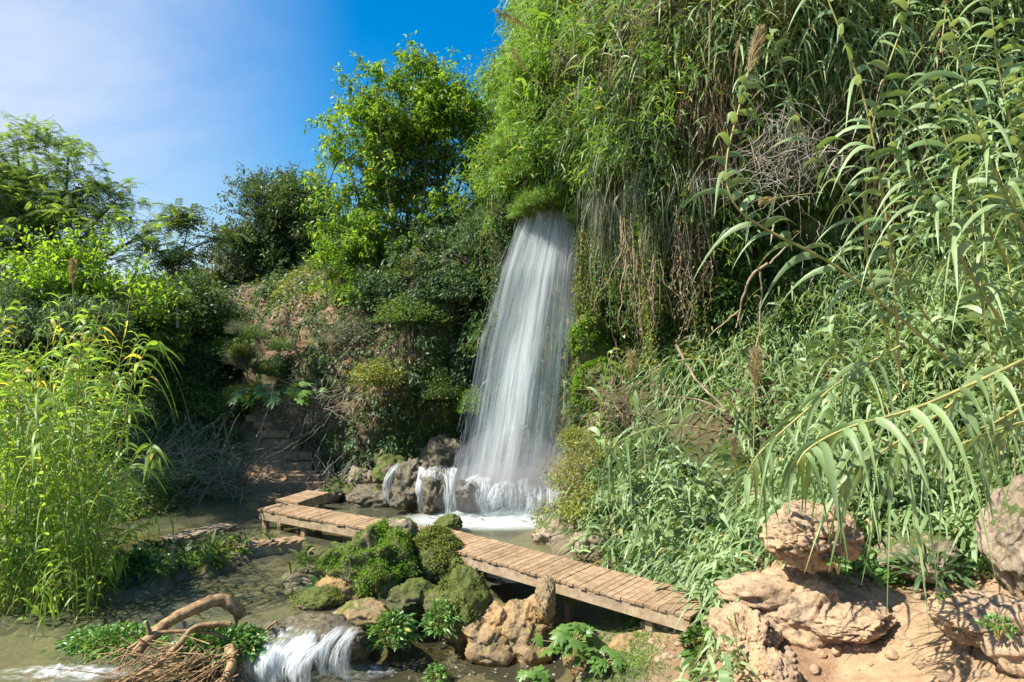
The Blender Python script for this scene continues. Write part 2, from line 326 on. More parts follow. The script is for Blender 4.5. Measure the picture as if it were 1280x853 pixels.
xs = np.concatenate([-np.geomspace(900, 16, 26), np.arange(-15.5, -7, .14), np.arange(-7, 8.5, .06), np.arange(8.5, 16, .16), np.geomspace(17, 900, 26)])
ys = np.concatenate([-np.geomspace(900, 6, 16), np.arange(-5, 4.5, .4), np.arange(4.5, 13, .06), np.arange(13, 22, .1), np.arange(22, 40, .35), np.geomspace(41, 1200, 26)])
GX, GY = np.meshgrid(xs, ys); gxy = np.c_[GX.ravel(), GY.ravel()]; GV = np.c_[gxy, gzn(gxy)]
nx = len(xs); i = np.arange(len(ys)-1)[:, None]*nx+np.arange(nx-1)[None]
GQ = np.stack([i, i+1, i+nx+1, i+nx], -1).reshape(-1, 4)
me = mesh_np('ground', GV, GQ)
def lerp(a, b, t): return a+(b-a)*np.clip(t, 0, 1)[:, None]
px_, py_ = proj(GV)
n_ = fbm(GV*.6, 3)
soil = np.array([.12, .085, .05]); sand = np.array([.43, .295, .17]); bed = np.array([.24, .2, .12]); silt = np.array([.20, .19, .12]); green = np.array([.07, .1, .03]); grav = np.array([.3, .27, .22])
colr = np.tile(soil, (len(GV), 1))
colr = lerp(colr, np.tile(green, (len(GV), 1)), n_*1.2+.3)
right = (GV[:, 0] > 1.4) & (GV[:, 1] < 9.2)
tr_ = np.clip((GV[:, 0]-1.2)/.8, 0, 1)*np.clip((9.3-GV[:, 1])/.8, 0, 1)*np.clip((GV[:, 2]-.1)/.3, 0, 1)
colr = lerp(colr, lerp(np.tile(sand, (len(GV), 1)), np.tile([.30, .19, .11], (len(GV), 1)), fbm(GV*1.4, 4)*1.6+.35), tr_)
steps_ = np.exp(-(((GV[:, 0]-(-5.9))/1.2)**2+((GV[:, 1]-18)/2.4)**2)*1.2)
colr = lerp(colr, np.tile([.36, .24, .14], (len(GV), 1)), steps_*1.3)
under = np.clip((UP+.03-GV[:, 2])/.08, 0, 1)*np.clip((20-GV[:, 1])/2, 0, 1)*(1-tr_)
colr = lerp(colr, lerp(np.tile(bed, (len(GV), 1)), np.tile(silt, (len(GV), 1)), fbm(GV*2.5, 3)+.4), under)
isl = np.clip(1-np.abs(GV[:, 2]-.68)/.12, 0, 1)*(GV[:, 1] < 14)*(GV[:, 0] < 1)
colr = lerp(colr, np.tile([.23, .18, .12], (len(GV), 1)), isl*.8)
def setcol(me, c):
    a = me.color_attributes.new('soil', 'FLOAT_COLOR', 'POINT'); a.data.foreach_set('color', np.c_[c, np.ones(len(c))].astype(np.float32).ravel())
setcol(me, colr)
M['ground'] = rockmat('ground_soil', None, None, None, rough=.95, scale=1.3, attr='soil'); me.materials.append(M['ground'])
ground = tag(link('ground', me), 'sandy and earthy stream valley floor rising to a slope', None, kind='structure')

# ---------------------------------------------------------------- cliff
cl = {
 300: [(640, 19.5), (600, 20), (560, 20.6), (500, 21.5), (440, 22.5), (405, 24), (380, 25.5), (362, 28), (352, 40)],
 380: [(640, 17.6), (620, 17.9), (570, 18.3), (500, 18.8), (440, 19.4), (400, 20), (368, 21), (352, 24), (345, 40)],
 450: [(650, 17.2), (625, 17.3), (570, 17.2), (500, 17.4), (440, 17.9), (390, 18.4), (345, 19.3), (330, 23), (340, 40)],
 530: [(650, 16.8), (620, 16.9), (560, 17.4), (500, 17.2), (430, 17.1), (380, 17.3), (325, 18.3), (300, 22), (330, 40)],
 590: [(655, 17), (640, 17.1), (560, 17.6), (480, 17.9), (400, 17.8), (345, 17.6), (310, 18), (300, 21), (340, 40)],
 640: [(660, 16.4), (650, 16.4), (560, 16.5), (470, 16.6), (380, 16.5), (290, 16.2), (225, 16.6), (200, 20), (260, 40)],
 700: [(665, 15.8), (650, 16), (560, 16.2), (470, 16.2), (380, 16.1), (262, 15.9), (130, 15.6), (20, 18), (-50, 38)],
 770: [(670, 15), (640, 15.2), (560, 15.0), (480, 15), (400, 15.2), (290, 14.9), (110, 14.2), (-90, 16), (-200, 38)],
 850: [(660, 13.6), (620, 13.8), (560, 13.6), (480, 13.6), (400, 14.1), (290, 13.9), (100, 13.2), (-130, 15), (-330, 36)],
 950: [(640, 12.2), (600, 12.4), (540, 12.6), (460, 12.8), (380, 13.3), (280, 13.3), (100, 12.6), (-160, 14), (-420, 34)],
 1080: [(600, 11), (560, 11), (500, 11.2), (420, 11.9), (340, 12.5), (250, 12.7), (100, 12), (-190, 13.5), (-520, 30)],
 1220: [(560, 9.9), (500, 10), (450, 10.4), (360, 11.2), (280, 11.8), (200, 12.), (60, 11.6), (-220, 13), (-640, 26)],
 1400: [(560, 9), (500, 9), (420, 9.5), (330, 10.3), (250, 10.9), (150, 11.3), (0, 11.2), (-260, 12), (-700, 22)],
 1700: [(560, 8), (500, 8), (420, 8.5), (330, 9), (250, 9.4), (150, 9.8), (0, 10), (-260, 11), (-800, 18)],
 2200: [(560, 6.5), (500, 6.6), (420, 7), (330, 7.3), (250, 7.6), (150, 8), (0, 8.5), (-260, 9.5), (-900, 15)],
}
G = np.array([[P(x, y, Y) for (y, Y) in cl[x]] for x in sorted(cl)])
G = spline(G, 300); G = spline(G.transpose(1, 0, 2), 240)          # rows(240) x cols(300)
def gridn(G):
    a = np.gradient(G, axis=1); b = np.gradient(G, axis=0); return unit(np.cross(a, b))
nr_ = gridn(G).reshape(-1, 3); base_ = G.reshape(-1, 3)
disp = fbm(base_*.55+3, 4)*.38+ridge(base_*1.3, 3)*.12+fbm(base_*5, 3)*.04
CV = base_+nr_*disp[:, None]; nc = 300
CN = gridn(CV.reshape(240, 300, 3)).reshape(-1, 3)
i = np.arange(239)[:, None]*nc+np.arange(nc-1)[None]; CQ = np.stack([i, i+1, i+nc+1, i+nc], -1).reshape(-1, 4)
cx_, cy_ = proj(CV); me = mesh_np('cliff', CV, CQ)
n1 = fbm(CV*.7+9, 3); n2 = fbm(CV*2.1, 3); O = np.ones((len(CV), 1))
cc = lerp(O*[.11, .085, .055], O*[.2, .14, .09], n2+.4)
cc = lerp(cc, O*[.07, .1, .03], n1*1.5)
red = np.exp(-(((cx_-400)/45)**2+((cy_-400)/45)**2))+.7*np.exp(-(((cx_-430)/40)**2+((cy_-470)/60)**2)); cc = lerp(cc, O*[.30, .19, .11], red*.9*(n2+.7))
brn = np.exp(-(((cx_-905)/60)**2+((cy_-400)/70)**2)); cc = lerp(cc, O*[.33, .24, .13], brn*1.2*(n2+.8))
wetd = np.exp(-(((cx_-600)/40)**2+((cy_-420)/200)**2)); cc = lerp(cc, O*[.05, .045, .035], wetd*1.3)
msy = np.exp(-(((cx_-750)/60)**2+((cy_-460)/80)**2)); cc = lerp(cc, O*[.09, .15, .02], msy*1.5)
setcol(me, cc)
M['cliff'] = rockmat('cliff_rock', None, None, None, rough=.9, scale=1.1, attr='soil'); me.materials.append(M['cliff'])
cliff = tag(link('cliff', me), 'tall overgrown travertine cliff behind the waterfall', None, kind='structure')
fa = np.linalg.norm(np.cross(CV[CQ[:, 2]]-CV[CQ[:, 0]], CV[CQ[:, 3]]-CV[CQ[:, 1]]), axis=1)
fc = CV[CQ].mean(1); fn = CN[CQ].mean(1); fpx, fpy = proj(fc)
if fn[:, 1].mean() > 0: fn = -fn; CN = -CN
def on_cliff(n, wfun):
    w_ = fa*np.maximum(wfun(fpx, fpy, fc), 0)*(fpx > -50)*(fpx < 1500)*(fpy > -260); w_ = w_/w_.sum(); k = rng.choice(len(w_), n, p=w_)
    a, b = U(0, 1, (n, 1)), U(0, 1, (n, 1)); q = CV[CQ[k]]
    return (q[:, 0]*(1-a)+q[:, 1]*a)*(1-b)+(q[:, 3]*(1-a)+q[:, 2]*a)*b, fn[k]
def blob(px, py, cx, cy, rx, ry): return np.exp(-(((px-cx)/rx)**2+((py-cy)/ry)**2))

# ---------------------------------------------------------------- water
def sheet(name, mat, poly_fn, x0, x1, y0, y1, st, z, label, amp=.0):
    X = np.arange(x0, x1, st); Y = np.arange(y0, y1, st); A, B = np.meshgrid(X, Y); v = np.c_[A.ravel(), B.ravel(), np.full(A.size, z)]
    v[:, 2] += fbm(v*np.array([3, 3, 1]), 2)*amp
    k = len(X); i = np.arange(len(Y)-1)[:, None]*k+np.arange(k-1)[None]; q = np.stack([i, i+1, i+k+1, i+k], -1).reshape(-1, 4)
    q = q[poly_fn(v[q].mean(1))]
    return tag(link(name, mesh_np(name, v, q, mat)), label, None, kind='structure')
def gl_(p):
    return gz(p[:, :2])
def in_low(p):  # region of the lower stream
    x, y = p[:, 0], p[:, 1]
    edge = np.interp(x, [-9, -4.2, -3.3, -2.75, -2.0, -1.4, -.8, .2, 1.0, 1.8, 2.4], [6.2, 7.35, 7.8, 8.35, 8.75, 9.4, 9.9, 10.3, 10.0, 9.0, 8.])
    return y < edge
M['pool'] = watermat('pool_water', (.82, .84, .66), (.25, .25, .16), .24, .16, 3.5)
M['stream'] = watermat('stream_water', (.86, .86, .72), (.22, .2, .12), .18, .5, 6)
sheet('pool_water', M['pool'], lambda p: (gl_(p) < UP+.15) & ~in_low(p), -16, 5, 5, 19, .08, UP, 'calm green pool water below the waterfall', .008)
sheet('stream_water', M['stream'], lambda p: (gl_(p) < .25) & (p[:, 1] < 10.6) & in_low(p+np.array([0, -.25, 0])), -8, 3, 5, 11, .06, LO, 'clear shallow stream water at the foot of the rocks', .015)

# ---------------------------------------------------------------- rocks
_ico = {}
def ico(s):
    if s not in _ico:
        import bmesh
        bm = bmesh.new(); bmesh.ops.create_icosphere(bm, subdivisions=s, radius=1); bm.verts.ensure_lookup_table()
        _ico[s] = (np.array([v.co[:] for v in bm.verts]), np.array([[v.index for v in f.verts] for f in bm.faces])); bm.free()
    return _ico[s]
M['rock_tan'] = rockmat('tan_travertine', (.50, .34, .195), (.33, .245, .165), (.16, .11, .07), None, 0, .95, 1.7)
M['rock_gold'] = rockmat('golden_travertine', (.40, .25, .10), (.27, .20, .12), (.15, .12, .07), (.16, .19, .04), .12, .85, 1.4)
M['rock_grey'] = rockmat('grey_travertine', (.36, .285, .195), (.26, .2, .135), (.1, .09, .07), (.11, .15, .04), .3, .9, 1.6)
M['rock_moss'] = rockmat('mossy_travertine', (.26, .2, .12), (.18, .15, .09), (.08, .07, .05), (.12, .15, .035), .62, .9, 1.5)
M['rock_wet'] = rockmat('wet_travertine', (.105, .085, .05), (.17, .14, .08), (.04, .035, .025), (.12, .13, .03), .12, .8, 2.2, wet=.7)
def rock_arr(size, seed, sub=5, cuts=7, rough=1.0, pits=0.0, rz=0):
    p, Q = ico(sub); p = p.copy(); r_ = np.random.default_rng(seed)
    for k in range(cuts):
        n_ = unit(r_.normal(size=3)); d = r_.uniform(.62, .85); h = p @ n_-d; p -= np.where(h > 0, h*.85, 0)[:, None]*n_
    o = seed*3.7; u = unit(p)
    d = .16*fbm(u*1.6+o, 3)+.07*ridge(u*2.6+o, 3)*rough+.045*fbm(u*8+o, 4, .6)*rough
    if pits: d -= pits*np.clip(fbm(u*6+o*2, 3)-.25, 0, 1)+pits*.7*np.clip(fbm(u*15+o, 2)-.2, 0, 1)
    p = p+u*d[:, None]; p = p*np.array(size)
    R = np.array(Euler((r_.uniform(-.15, .15), r_.uniform(-.15, .15), rz)).to_matrix()); return p @ R.T, Q
def rock(c, size, mat, label, seed, sub=5, cuts=7, rough=1., pits=0., rz=0, name='boulder', group=None, moss=None):
    V, Q = rock_arr(size, seed, sub, cuts, rough, pits, rz)
    if moss:
        t = thing(name, label, 'rock', c, group=group); o = link('rock', mesh_np('rock', V, Q, M[mat]), t)
        n, L_, mn, zmin = moss
        # leafy moss cushion growing on the upward faces
        fc_ = V[Q].mean(1); nn = unit(np.cross(V[Q[:, 1]]-V[Q[:, 0]], V[Q[:, 2]]-V[Q[:, 0]])); nn *= np.sign((nn*fc_).sum(1))[:, None]
        ww = np.clip(nn[:, 2]+.45, 0, 1)*np.clip(fbm(fc_*2.2+seed, 3)*2+.45, 0, 1)*(fc_[:, 2] > zmin); ww = ww/ww.sum(); k = rng.choice(len(ww), n, p=ww)
        b = fc_[k]+rng.normal(size=(n, 3))*.02; d = unit(nn[k]*.8+rdir(n, .1)*.7); mb = MB(); L = L_*U(.5, 1.3, n)
        blades(mb, b, d, perp(d), L, L*.42, .35, 2, (.4, 1, .1)); mb.build('moss', M[mn], t)
        return t
    o = link(name, mesh_np(name, V, Q, M[mat])); o.location = c
    return tag(o, label, 'rock', group)
def R_(px, py, Y, *a, **k): return rock(tuple(P(px, py, Y)), *a, **k)
# at the foot of the fall
R_(515, 606, 14.9, (.44, .40, .54), 'rock_wet', 'rounded wet boulder with a trickle on its left flank, left of the falling water', 11, 5, 9, 1.7)
R_(545, 615, 14.35, (.35, .33, .48), 'rock_wet', 'upright wet boulder between the two water trickles at the fall foot', 12, 5, 9, 1.7)
R_(584, 620, 14.2, (.38, .33, .38), 'rock_wet', 'dark wet boulder right under the left edge of the waterfall', 13, 5, 9, 1.7)
R_(628, 618, 14.6, (.5, .34, .34), 'rock_wet', 'boulder veiled by spray in the middle of the waterfall foot', 14, 5, 9, 1.7)
R_(672, 628, 14.5, (.36, .3, .24), 'rock_wet', 'boulder under the right edge of the waterfall foot', 15, 5, 9, 1.7)
R_(488, 592, 16.0, (.45, .4, .45), 'rock_moss', 'mossy capped boulder behind the rounded wet one', 16)
R_(465, 622, 15.2, (.55, .42, .30), 'rock_wet', 'low broad mossy rock at the pool edge left of the fall', 17)
R_(432, 612, 15.9, (.5, .4, .32), 'rock_moss', 'low mossy rock between the log steps and the pool', 18)
R_(555, 575, 16.6, (.55, .4, .6), 'rock_wet', 'wet ledge rock against the dark wall beside the waterfall', 19)
R_(408, 622, 15.4, (.4, .3, .22), 'rock_grey', 'small grey rock where the boardwalk meets the bank', 20)
R_(562, 655, 12.9, (.26, .22, .17), 'rock_moss', 'small round mossy rock rising from the pool behind the boardwalk', 21)
R_(716, 668, 12.4, (.75, .5, .42), 'rock_grey', 'pointed grey rock under the brushy bush beyond the boardwalk', 23, 5, 9)
R_(755, 676, 11.6, (.55, .45, .35), 'rock_grey', 'angular grey brown rock beyond the middle of the boardwalk', 24, 5, 9)
R_(838, 722, 10.2, (.6, .45, .2), 'rock_grey', 'flat grey stone beside the reeds beyond the boardwalk', 25)
R_(757, 482, 14.1, (.62, .4, .5), 'rock_moss', 'bright green mossy mound on the wall right of the waterfall', 81, 6, 4, moss=(16000, .07, 'moss_bright', -.6))
R_(738, 425, 14.9, (.4, .3, .6), 'rock_moss', 'upright mossy knob above the bright green mound', 82, 5, 4, moss=(5000, .07, 'moss_bright', -.6))
R_(450, 600, 16.0, (.36, .3, .3), 'rock_grey', 'grey rock in the row left of the mossy capped boulder', 83)
R_(497, 628, 14.3, (.2, .18, .16), 'rock_wet', 'little wet stone at the water line before the rounded boulder', 84)
# the mossy mass in mid stream
R_(470, 722, 10.3, (.78, .7, .80), 'rock_moss', 'big moss covered boulder in mid stream in front of the boardwalk', 31, 6, 7, 1.7, moss=(24000, .034, 'moss_bright', -.6))
R_(497, 668, 10.8, (.34, .32, .24), 'rock_grey', 'rounded brown rock topping the big mossy boulder', 32, 5, 6)
R_(432, 732, 9.9, (.45, .4, .28), 'rock_gold', 'tan rounded rock on the left foot of the mossy boulder', 33)
R_(545, 712, 10.6, (.46, .5, .62), 'rock_moss', 'green draped rock between the mossy boulder and the golden one', 34, 6, 6, moss=(8000, .042, 'moss', -.5))
R_(572, 762, 9.5, (.42, .4, .55), 'rock_moss', 'lumpy moss topped rock beside the round leafy clump', 35, 5, 6, moss=(2500, .03, 'moss', 0))
R_(606, 786, 9.35, (.44, .42, .38), 'rock_gold', 'lumpy golden rock at the left side of the golden ridge by the stream', 36, 6, 4, .6)
R_(654, 785, 9.4, (.46, .42, .46), 'rock_gold', 'craggy golden brown ridge rock right below the boardwalk beam', 37, 6, 6, .9)
R_(684, 748, 8.95, (.14, .16, .27), 'rock_gold', 'narrow golden rock spire standing at the boardwalk side beam', 38, 5, 6, 1.4)
R_(612, 808, 9.1, (.36, .3, .22), 'rock_gold', 'low golden rock at the water line of the lower stream', 39, 5, 4, .6)
R_(660, 812, 9.1, (.3, .28, .3), 'rock_gold', 'small golden rock at the right foot of the ridge', 40, 5, 5, .7)
R_(400, 815, 8.72, (.62, .36, .42), 'rock_wet', 'wet brown ledge rock with the small cascade running over it', 41, 6, 5)
R_(335, 820, 8.5, (.42, .36, .36), 'rock_wet', 'dark wet rock under the driftwood beside the cascade', 42)
R_(395, 752, 9.4, (.34, .26, .16), 'rock_moss', 'small flat mossy rock in the water left of the cascade', 43, 5, 6, moss=(1200, .03, 'moss', 0))
R_(452, 770, 9.1, (.42, .3, .22), 'rock_gold', 'flat ochre rock between the cascade and the mossy boulder', 44)
R_(510, 748, 9.75, (.42, .34, .24), 'rock_moss', 'low dark mossy rock wedged between the big mossy boulder and the leafy clumps', 85, 5, 6, 1.3)
# right bank
R_(828, 785, 8.6, (.26, .26, .22), 'rock_tan', 'round tan rock tucked under the end of the boardwalk', 51, 5, 6, 1.2, .1)
R_(845, 830, 8.0, (.35, .3, .2), 'rock_tan', 'pale rubble rock on the bank below the boardwalk end', 52, 5, 6, 1.2, .1)
R_(786, 812, 8.5, (.24, .2, .18), 'rock_gold', 'small golden stone in the weeds by the lower stream', 53)
R_(722, 818, 8.6, (.2, .2, .26), 'rock_gold', 'upright ochre stone behind the fig leaves', 54)
R_(930, 800, 7.1, (.26, .42, .34), 'rock_tan', 'craggy tan outcrop on the near side of the boardwalk end', 55, 6, 8, 1.3, .18, .3)
R_(962, 842, 6.6, (.22, .32, .2), 'rock_tan', 'lower tan crag beside the sandy path at the picture bottom', 56, 6, 7, 1.3, .15)
R_(1015, 670, 7.3, (.47, .43, .335), 'rock_tan', 'big pitted orange boulder under the drooping cane leaves', 157, 6, 2, 1.0, .2)
R_(1000, 772, 7.4, (.66, .52, .46), 'rock_tan', 'broad sandy ledge rock carrying the big pitted boulder', 58, 6, 4, .7, .06)
R_(1062, 775, 6.95, (.42, .36, .14), 'rock_tan', 'sloping tan rock stepping down to the path from the ledge', 159, 6, 4, .9, .1)
R_(955, 738, 7.6, (.5, .4, .22), 'rock_tan', 'low smooth tan rock between the boardwalk end and the ledge', 60, 5, 5, .7)
R_(1290, 672, 6.8, (.36, .5, .55), 'rock_grey', 'tall weathered grey boulder at the right edge of the picture', 61, 6, 7, 1.1)
R_(1240, 778, 5.9, (.42, .4, .22), 'rock_tan', 'craggy low rock with a small plant at the lower right', 62, 6, 8, 1.3, .15)
R_(1190, 762, 6.3, (.16, .25, .16), 'rock_tan', 'small upright tan rock at the left end of the craggy one', 63, 5, 7, 1.2)
R_(1150, 700, 8.0, (.5, .4, .3), 'rock_grey', 'shaded brown rock behind the path under the reeds', 64)
R_(1275, 800, 5.6, (.3, .3, .25), 'rock_tan', 'tan rock cut by the lower right picture edge', 65, 5, 7, 1.2)
pb = rock_arr((.05, .04, .03), 71, 3, 3)[0], ico(3)[1]
pm = mesh_np('pebble', pb[0], pb[1], M['rock_tan'])
for k in range(130):
    px, py = (U(960, 1260), U(745, 850)) if k < 95 else (U(700, 860), U(790, 850))
    z = 1.2
    for _ in range(8): q = W(px, py, z); z = float(gzn(q[None, :2])[0])
    o = link('pebble', pm); o.location = (q[0], q[1], z+.005); s = U(.25, 1.0)**1.6*1.6; o.scale = (s, s*U(.7, 1.2), s); o.rotation_euler = (0, 0, U(0, 6)); tag(o, 'small tan pebble lying on the sandy bank and path', 'pebble', 'pebbles on the sandy ground')

# ---------------------------------------------------------------- boardwalk
M['plank'] = woodmat('weathered_plank', (.25, .165, .095), (.42, .295, .18), 9, .8, .35, .4, (1, 1, 1))
M['beam'] = woodmat('weathered_beam', (.26, .19, .12), (.44, .34, .22), 7, .85, 0, .4, (1, 1, 1))
M['oldplank'] = woodmat('mud_grey_plank', (.22, .17, .12), (.36, .29, .21), 9, .85, .5, .4, (1, 1, 1))
def deck(parent, p0, p1, width, beams=True, mat='plank', pw=.105, gap=.009, th=.035, skew=0, s0=0, s1=0, posts=()):
    p0, p1 = np.array(p0, float), np.array(p1, float); L = np.linalg.norm(p1-p0); d = (p1-p0)/L; h = math.atan2(d[1], d[0]); mb = MB(); n = int(L/pw)
    for i in range(n):
        c = p0+d*(i+.5)*L/n; bx(mb, c+np.array([0, 0, -th/2+U(-.003, .003)]), (L/n-gap*U(.7, 1.6), width+U(-.025, .025), th), h+skew+U(-.012, .012))
    mb.build('deck', M[mat], parent, False)
    if beams:
        s = np.array([-d[1], d[0], 0])
        for sg in (-1, 1):
            b = MB(); bx(b, (p0+p1)/2+s*sg*(width/2-.05)+d*(s1-s0)/2+np.array([0, 0, -th-.085]), (L+s0+s1-.04, .06, .165), h); b.build('beam', M['beam'], parent, False)
            for q in posts:
                c = p0+d*L*q+s*sg*(width/2-.13); b = MB(); bx(b, c+np.array([0, 0, -th-.45]), (.1, .09, .8), h); b.build('post', M['beam'], parent, False)
DZ = 1.0
A1, A2, B1, B2 = W(868, 777, DZ), W(892, 742, DZ), W(548, 677, DZ), W(525, 656, DZ)
bw = thing('boardwalk', 'narrow wooden boardwalk zigzagging over the pool from the log steps to the sandy bank', 'boardwalk')
pa, pb_ = (A1+A2)/2, (B1+B2)/2
deck(bw, pa, pb_, .82, posts=(.12, .45, .8))
C0 = (W(318, 633, DZ)+W(350, 628, DZ))/2+np.array([.1, -.1, 0]); 
e = unit((C0-pb_)[None])[0]
deck(bw, pb_+e*.03+np.array([-.1, .05, -.004]), C0, .62, posts=(.35, .7, .98))
C1 = P(398, 617, 14.75)*np.array([1, 1, 0])+np.array([0, 0, DZ-.02]); e2 = unit((C1-C0)[None])[0]
deck(bw, C0+e2*.45+np.array([0, 0, -.008]), C1, .6, posts=(.9,))
l = MB(); V, Q = rock_arr((.34, .42, .30), 77, 5, 10, .5, 0, math.atan2((pa-pb_)[1], (pa-pb_)[0])); o = link('landing_stone', mesh_np('landing_stone', V, Q, M['rock_tan'])); o.location = Vector(pa+unit((pa-pb_)[None])[0]*.22+np.array([0, 0, -.28])); tag(o, 'squarish tan stone block that the near end of the boardwalk rests against', 'stone')
t = thing('plank_footbridge', 'half sunken grey plank footbridge lying in the calm water at the left', 'footbridge')
deck(t, W(205, 673, .66), W(290, 655, .68), .42, True, 'oldplank', .30, .03, .03, .5)
t = thing('plank_footbridge', 'short row of slanting planks on the grassy hummock before the boardwalk corner', 'footbridge')
deck(t, W(290, 682, .80), W(378, 672, .80), .36, True, 'plank', .15, .02, .03, .55)
t = thing('log_steps', 'flight of earth and log steps climbing the shaded slope from the boardwalk', 'steps')
for (x, y, Y, wd) in [(382, 607, 16.5, .9), (378, 600, 16.8, .8), (376, 591, 17.1, .85), (372, 581, 17.4, .75), (368, 571, 17.75, .85), (358, 560, 18.2, .75), (345, 547, 18.7, .8), (332, 536, 19.2, .7), (322, 526, 19.7, .7)]:
    mb = MB(); q = P(x, y, Y); q[2] = float(gzn(np.array([[q[0], q[1]+.1]]))[0])+.10; bx(mb, q+np.array([0, .10, -.02]), (wd, .22, .17), U(-.15, .15)); mb.build('step', M['plank'], t, False)
# ---------------------------------------------------------------- waterfall
fall_tab = np.array([[250, 655, 722, 15.75], [262, 652, 726, 15.7], [300, 636, 728, 15.5], [340, 622, 725, 15.35], [430, 598, 717, 15.25], [520, 579, 711, 15.15], [600, 564, 700, 15.05], [645, 558, 694, 14.95]])
def fallp(u, v, off=0.0):
    py = 250+395*v; l = np.interp(py, fall_tab[:, 0], fall_tab[:, 1]); r = np.interp(py, fall_tab[:, 0], fall_tab[:, 2]); Y = np.interp(py, fall_tab[:, 0], fall_tab[:, 3])
    px = l+(r-l)*u; Y = Y-off*(.3+.7*v)-.25*np.sin(np.pi*u)*v-.12*np.sin(u*11+v*2)*v
    return np.stack([(px-640)/F*Y, Y, CZ-(py-426.5)/F*Y], -1)
def fade_attr(me, f):
    a = me.attributes.new('fade', 'FLOAT', 'POINT'); a.data.foreach_set('value', np.asarray(f, np.float32))
def uvgrid(name, Pf, nu, nv, mat, fade, off=(0, 0)):
    u, v = np.meshgrid(np.linspace(0, 1, nu), np.linspace(0, 1, nv)); V = Pf(u.ravel(), v.ravel())
    i = np.arange(nv-1)[:, None]*nu+np.arange(nu-1)[None]; Q = np.stack([i, i+1, i+nu+1, i+nu], -1).reshape(-1, 4)
    me = mesh_np(name, V, Q, mat); uv = me.uv_layers.new(name='UVMap'); UVv = np.c_[u.ravel()+off[0], v.ravel()+off[1]]
    uv.data.foreach_set('uv', UVv[Q.ravel()].astype(np.float32).ravel()); fade_attr(me, fade(u.ravel(), v.ravel())); return me
wf = thing('waterfall', 'tall white waterfall pouring off the overgrown cliff into the pool', 'waterfall')
M['fall'] = foammat('falling_water', 18, 2.4, .48, .73, .9, col=(.82, .87, .88))
M['fallfine'] = foammat('falling_water_fine', 55, 3.4, .54, .8, .8, col=(.82, .87, .9))
for k in range(5):
    o_ = U(0, 9); 
    def fd(u, v, k=k): 
        band = .35+.75*blob(u, v, .82, .35, .2, .5)+.65*blob(u, v, .15, .35, .25, .6)+.4*blob(u, v, .55, .85, .4, .35)
        return np.clip(np.minimum(u, 1-u)*9-.25+fbm(np.c_[u*9+k, v*7, v*0], 3)*.5, 0, 1)*(band+.3*v)*np.clip(v*12, 0, 1)*np.clip(.9+fbm(np.c_[u*5+k*7, v*2.2, v*0], 3)*.9, .1, 1.4)
    o = link('water_sheet', uvgrid('water_sheet', lambda u, v, k=k: fallp(u, v, -.05+.11*k)+np.c_[fbm(np.c_[u*6+k*5, v*2, v*0], 2)*.05*v, fbm(np.c_[u*9+k, v*3, v*0], 2)*.07*v, 0*u], 50, 60, M['fall' if k % 2 else 'fallfine'], fd, (o_, o_)), wf)
M['veil'] = foammat('falling_water_veil', 8, 1.1, .30, .76, .56, col=(.78, .83, .84))
for k in range(2):
    o_ = U(0, 9); o = link('water_sheet', uvgrid('water_sheet', lambda u, v, k=k: fallp(u, v, .02+.3*k)+np.c_[fbm(np.c_[u*5+k*5, v*3, v*0], 2)*.08*v, 0*u, 0*u], 50, 60, M['veil'], lambda u, v, k=k: np.clip(np.minimum(u, 1-u)*6-.15+fbm(np.c_[u*7+k, v*6, v*0], 3)*.4, 0, 1)*np.clip(v*10, 0, 1), (o_, o_)), wf)
# droplets and threads of water drawn out along the fall
M['thread'] = foammat('water_thread', 1, 1, -1, -.9, .38, False, (.85, .9, .92))
mb = MB()
for k in range(600):
    u = rng.random() if rng.random() < .6 else np.clip(rng.choice([rng.normal(.82, .12), rng.normal(.15, .12)]), 0, 1); v0 = U(0, .95)**.85; ln = U(.03, .2)
    vv = np.linspace(v0, min(v0+ln, 1), 5); p = fallp(np.clip(np.full(5, u)+rng.normal()*.02, -.03, 1.03), vv, U(-.05, .5))+np.c_[np.linspace(0, 1, 5)*rng.normal()*.05, np.zeros(5), np.zeros(5)]; w_ = U(.003, .011)*np.array([.2, 1, 1, .7, .1])
    V = np.stack([p-np.array([1, 0, 0])*w_[:, None], p+np.array([1, .5, 0])*w_[:, None]], 1).reshape(-1, 3); mb.add(V, [[2*j, 2*j+1, 2*j+3, 2*j+2] for j in range(4)])
mb.build('water_thread', M['thread'], wf)
# water draping over the boulders at the foot
M['casc'] = foammat('cascading_water', 14, 2.4, .40, .72, .85, col=(.85, .9, .92))
def drape(name, top, bot, wt, wb, bulge, label=None, parent=None, mat='casc', dens=1.0, n=2):
    top, bot = np.array(top), np.array(bot); d = bot-top; s = unit(np.cross(d, [0, 0, 1.])[None])[0] if np.linalg.norm(d[:2]) > .05 else np.array([1., 0, 0]); out = np.array([d[0], d[1], 0]); out = unit(out[None])[0] if np.linalg.norm(out) > 1e-3 else np.array([0, -1., 0])
    for k in range(n):
        def f(u, v):
            a = np.sin(v*np.pi/2); h = v**1.7; p = top+np.c_[d[0]*a, d[1]*a, d[2]*h]; p = p+s*((u-.5)*(wt+(wb-wt)*v))[:, None]+out*((bulge+.05*k)*np.sin(np.pi*v)*(1-.6*(2*u-1)**2))[:, None]
            return p+fbm(p*4+k*3, 2)[:, None]*.04
        o = link(name, uvgrid(name, f, 16, 22, M[mat], lambda u, v: np.clip(np.minimum(u, 1-u)*6, 0, 1)*np.clip(v*6, 0, 1)*dens, (U(0, 5), U(0, 5))), parent)
        if label: tag(o, label, 'cascade')
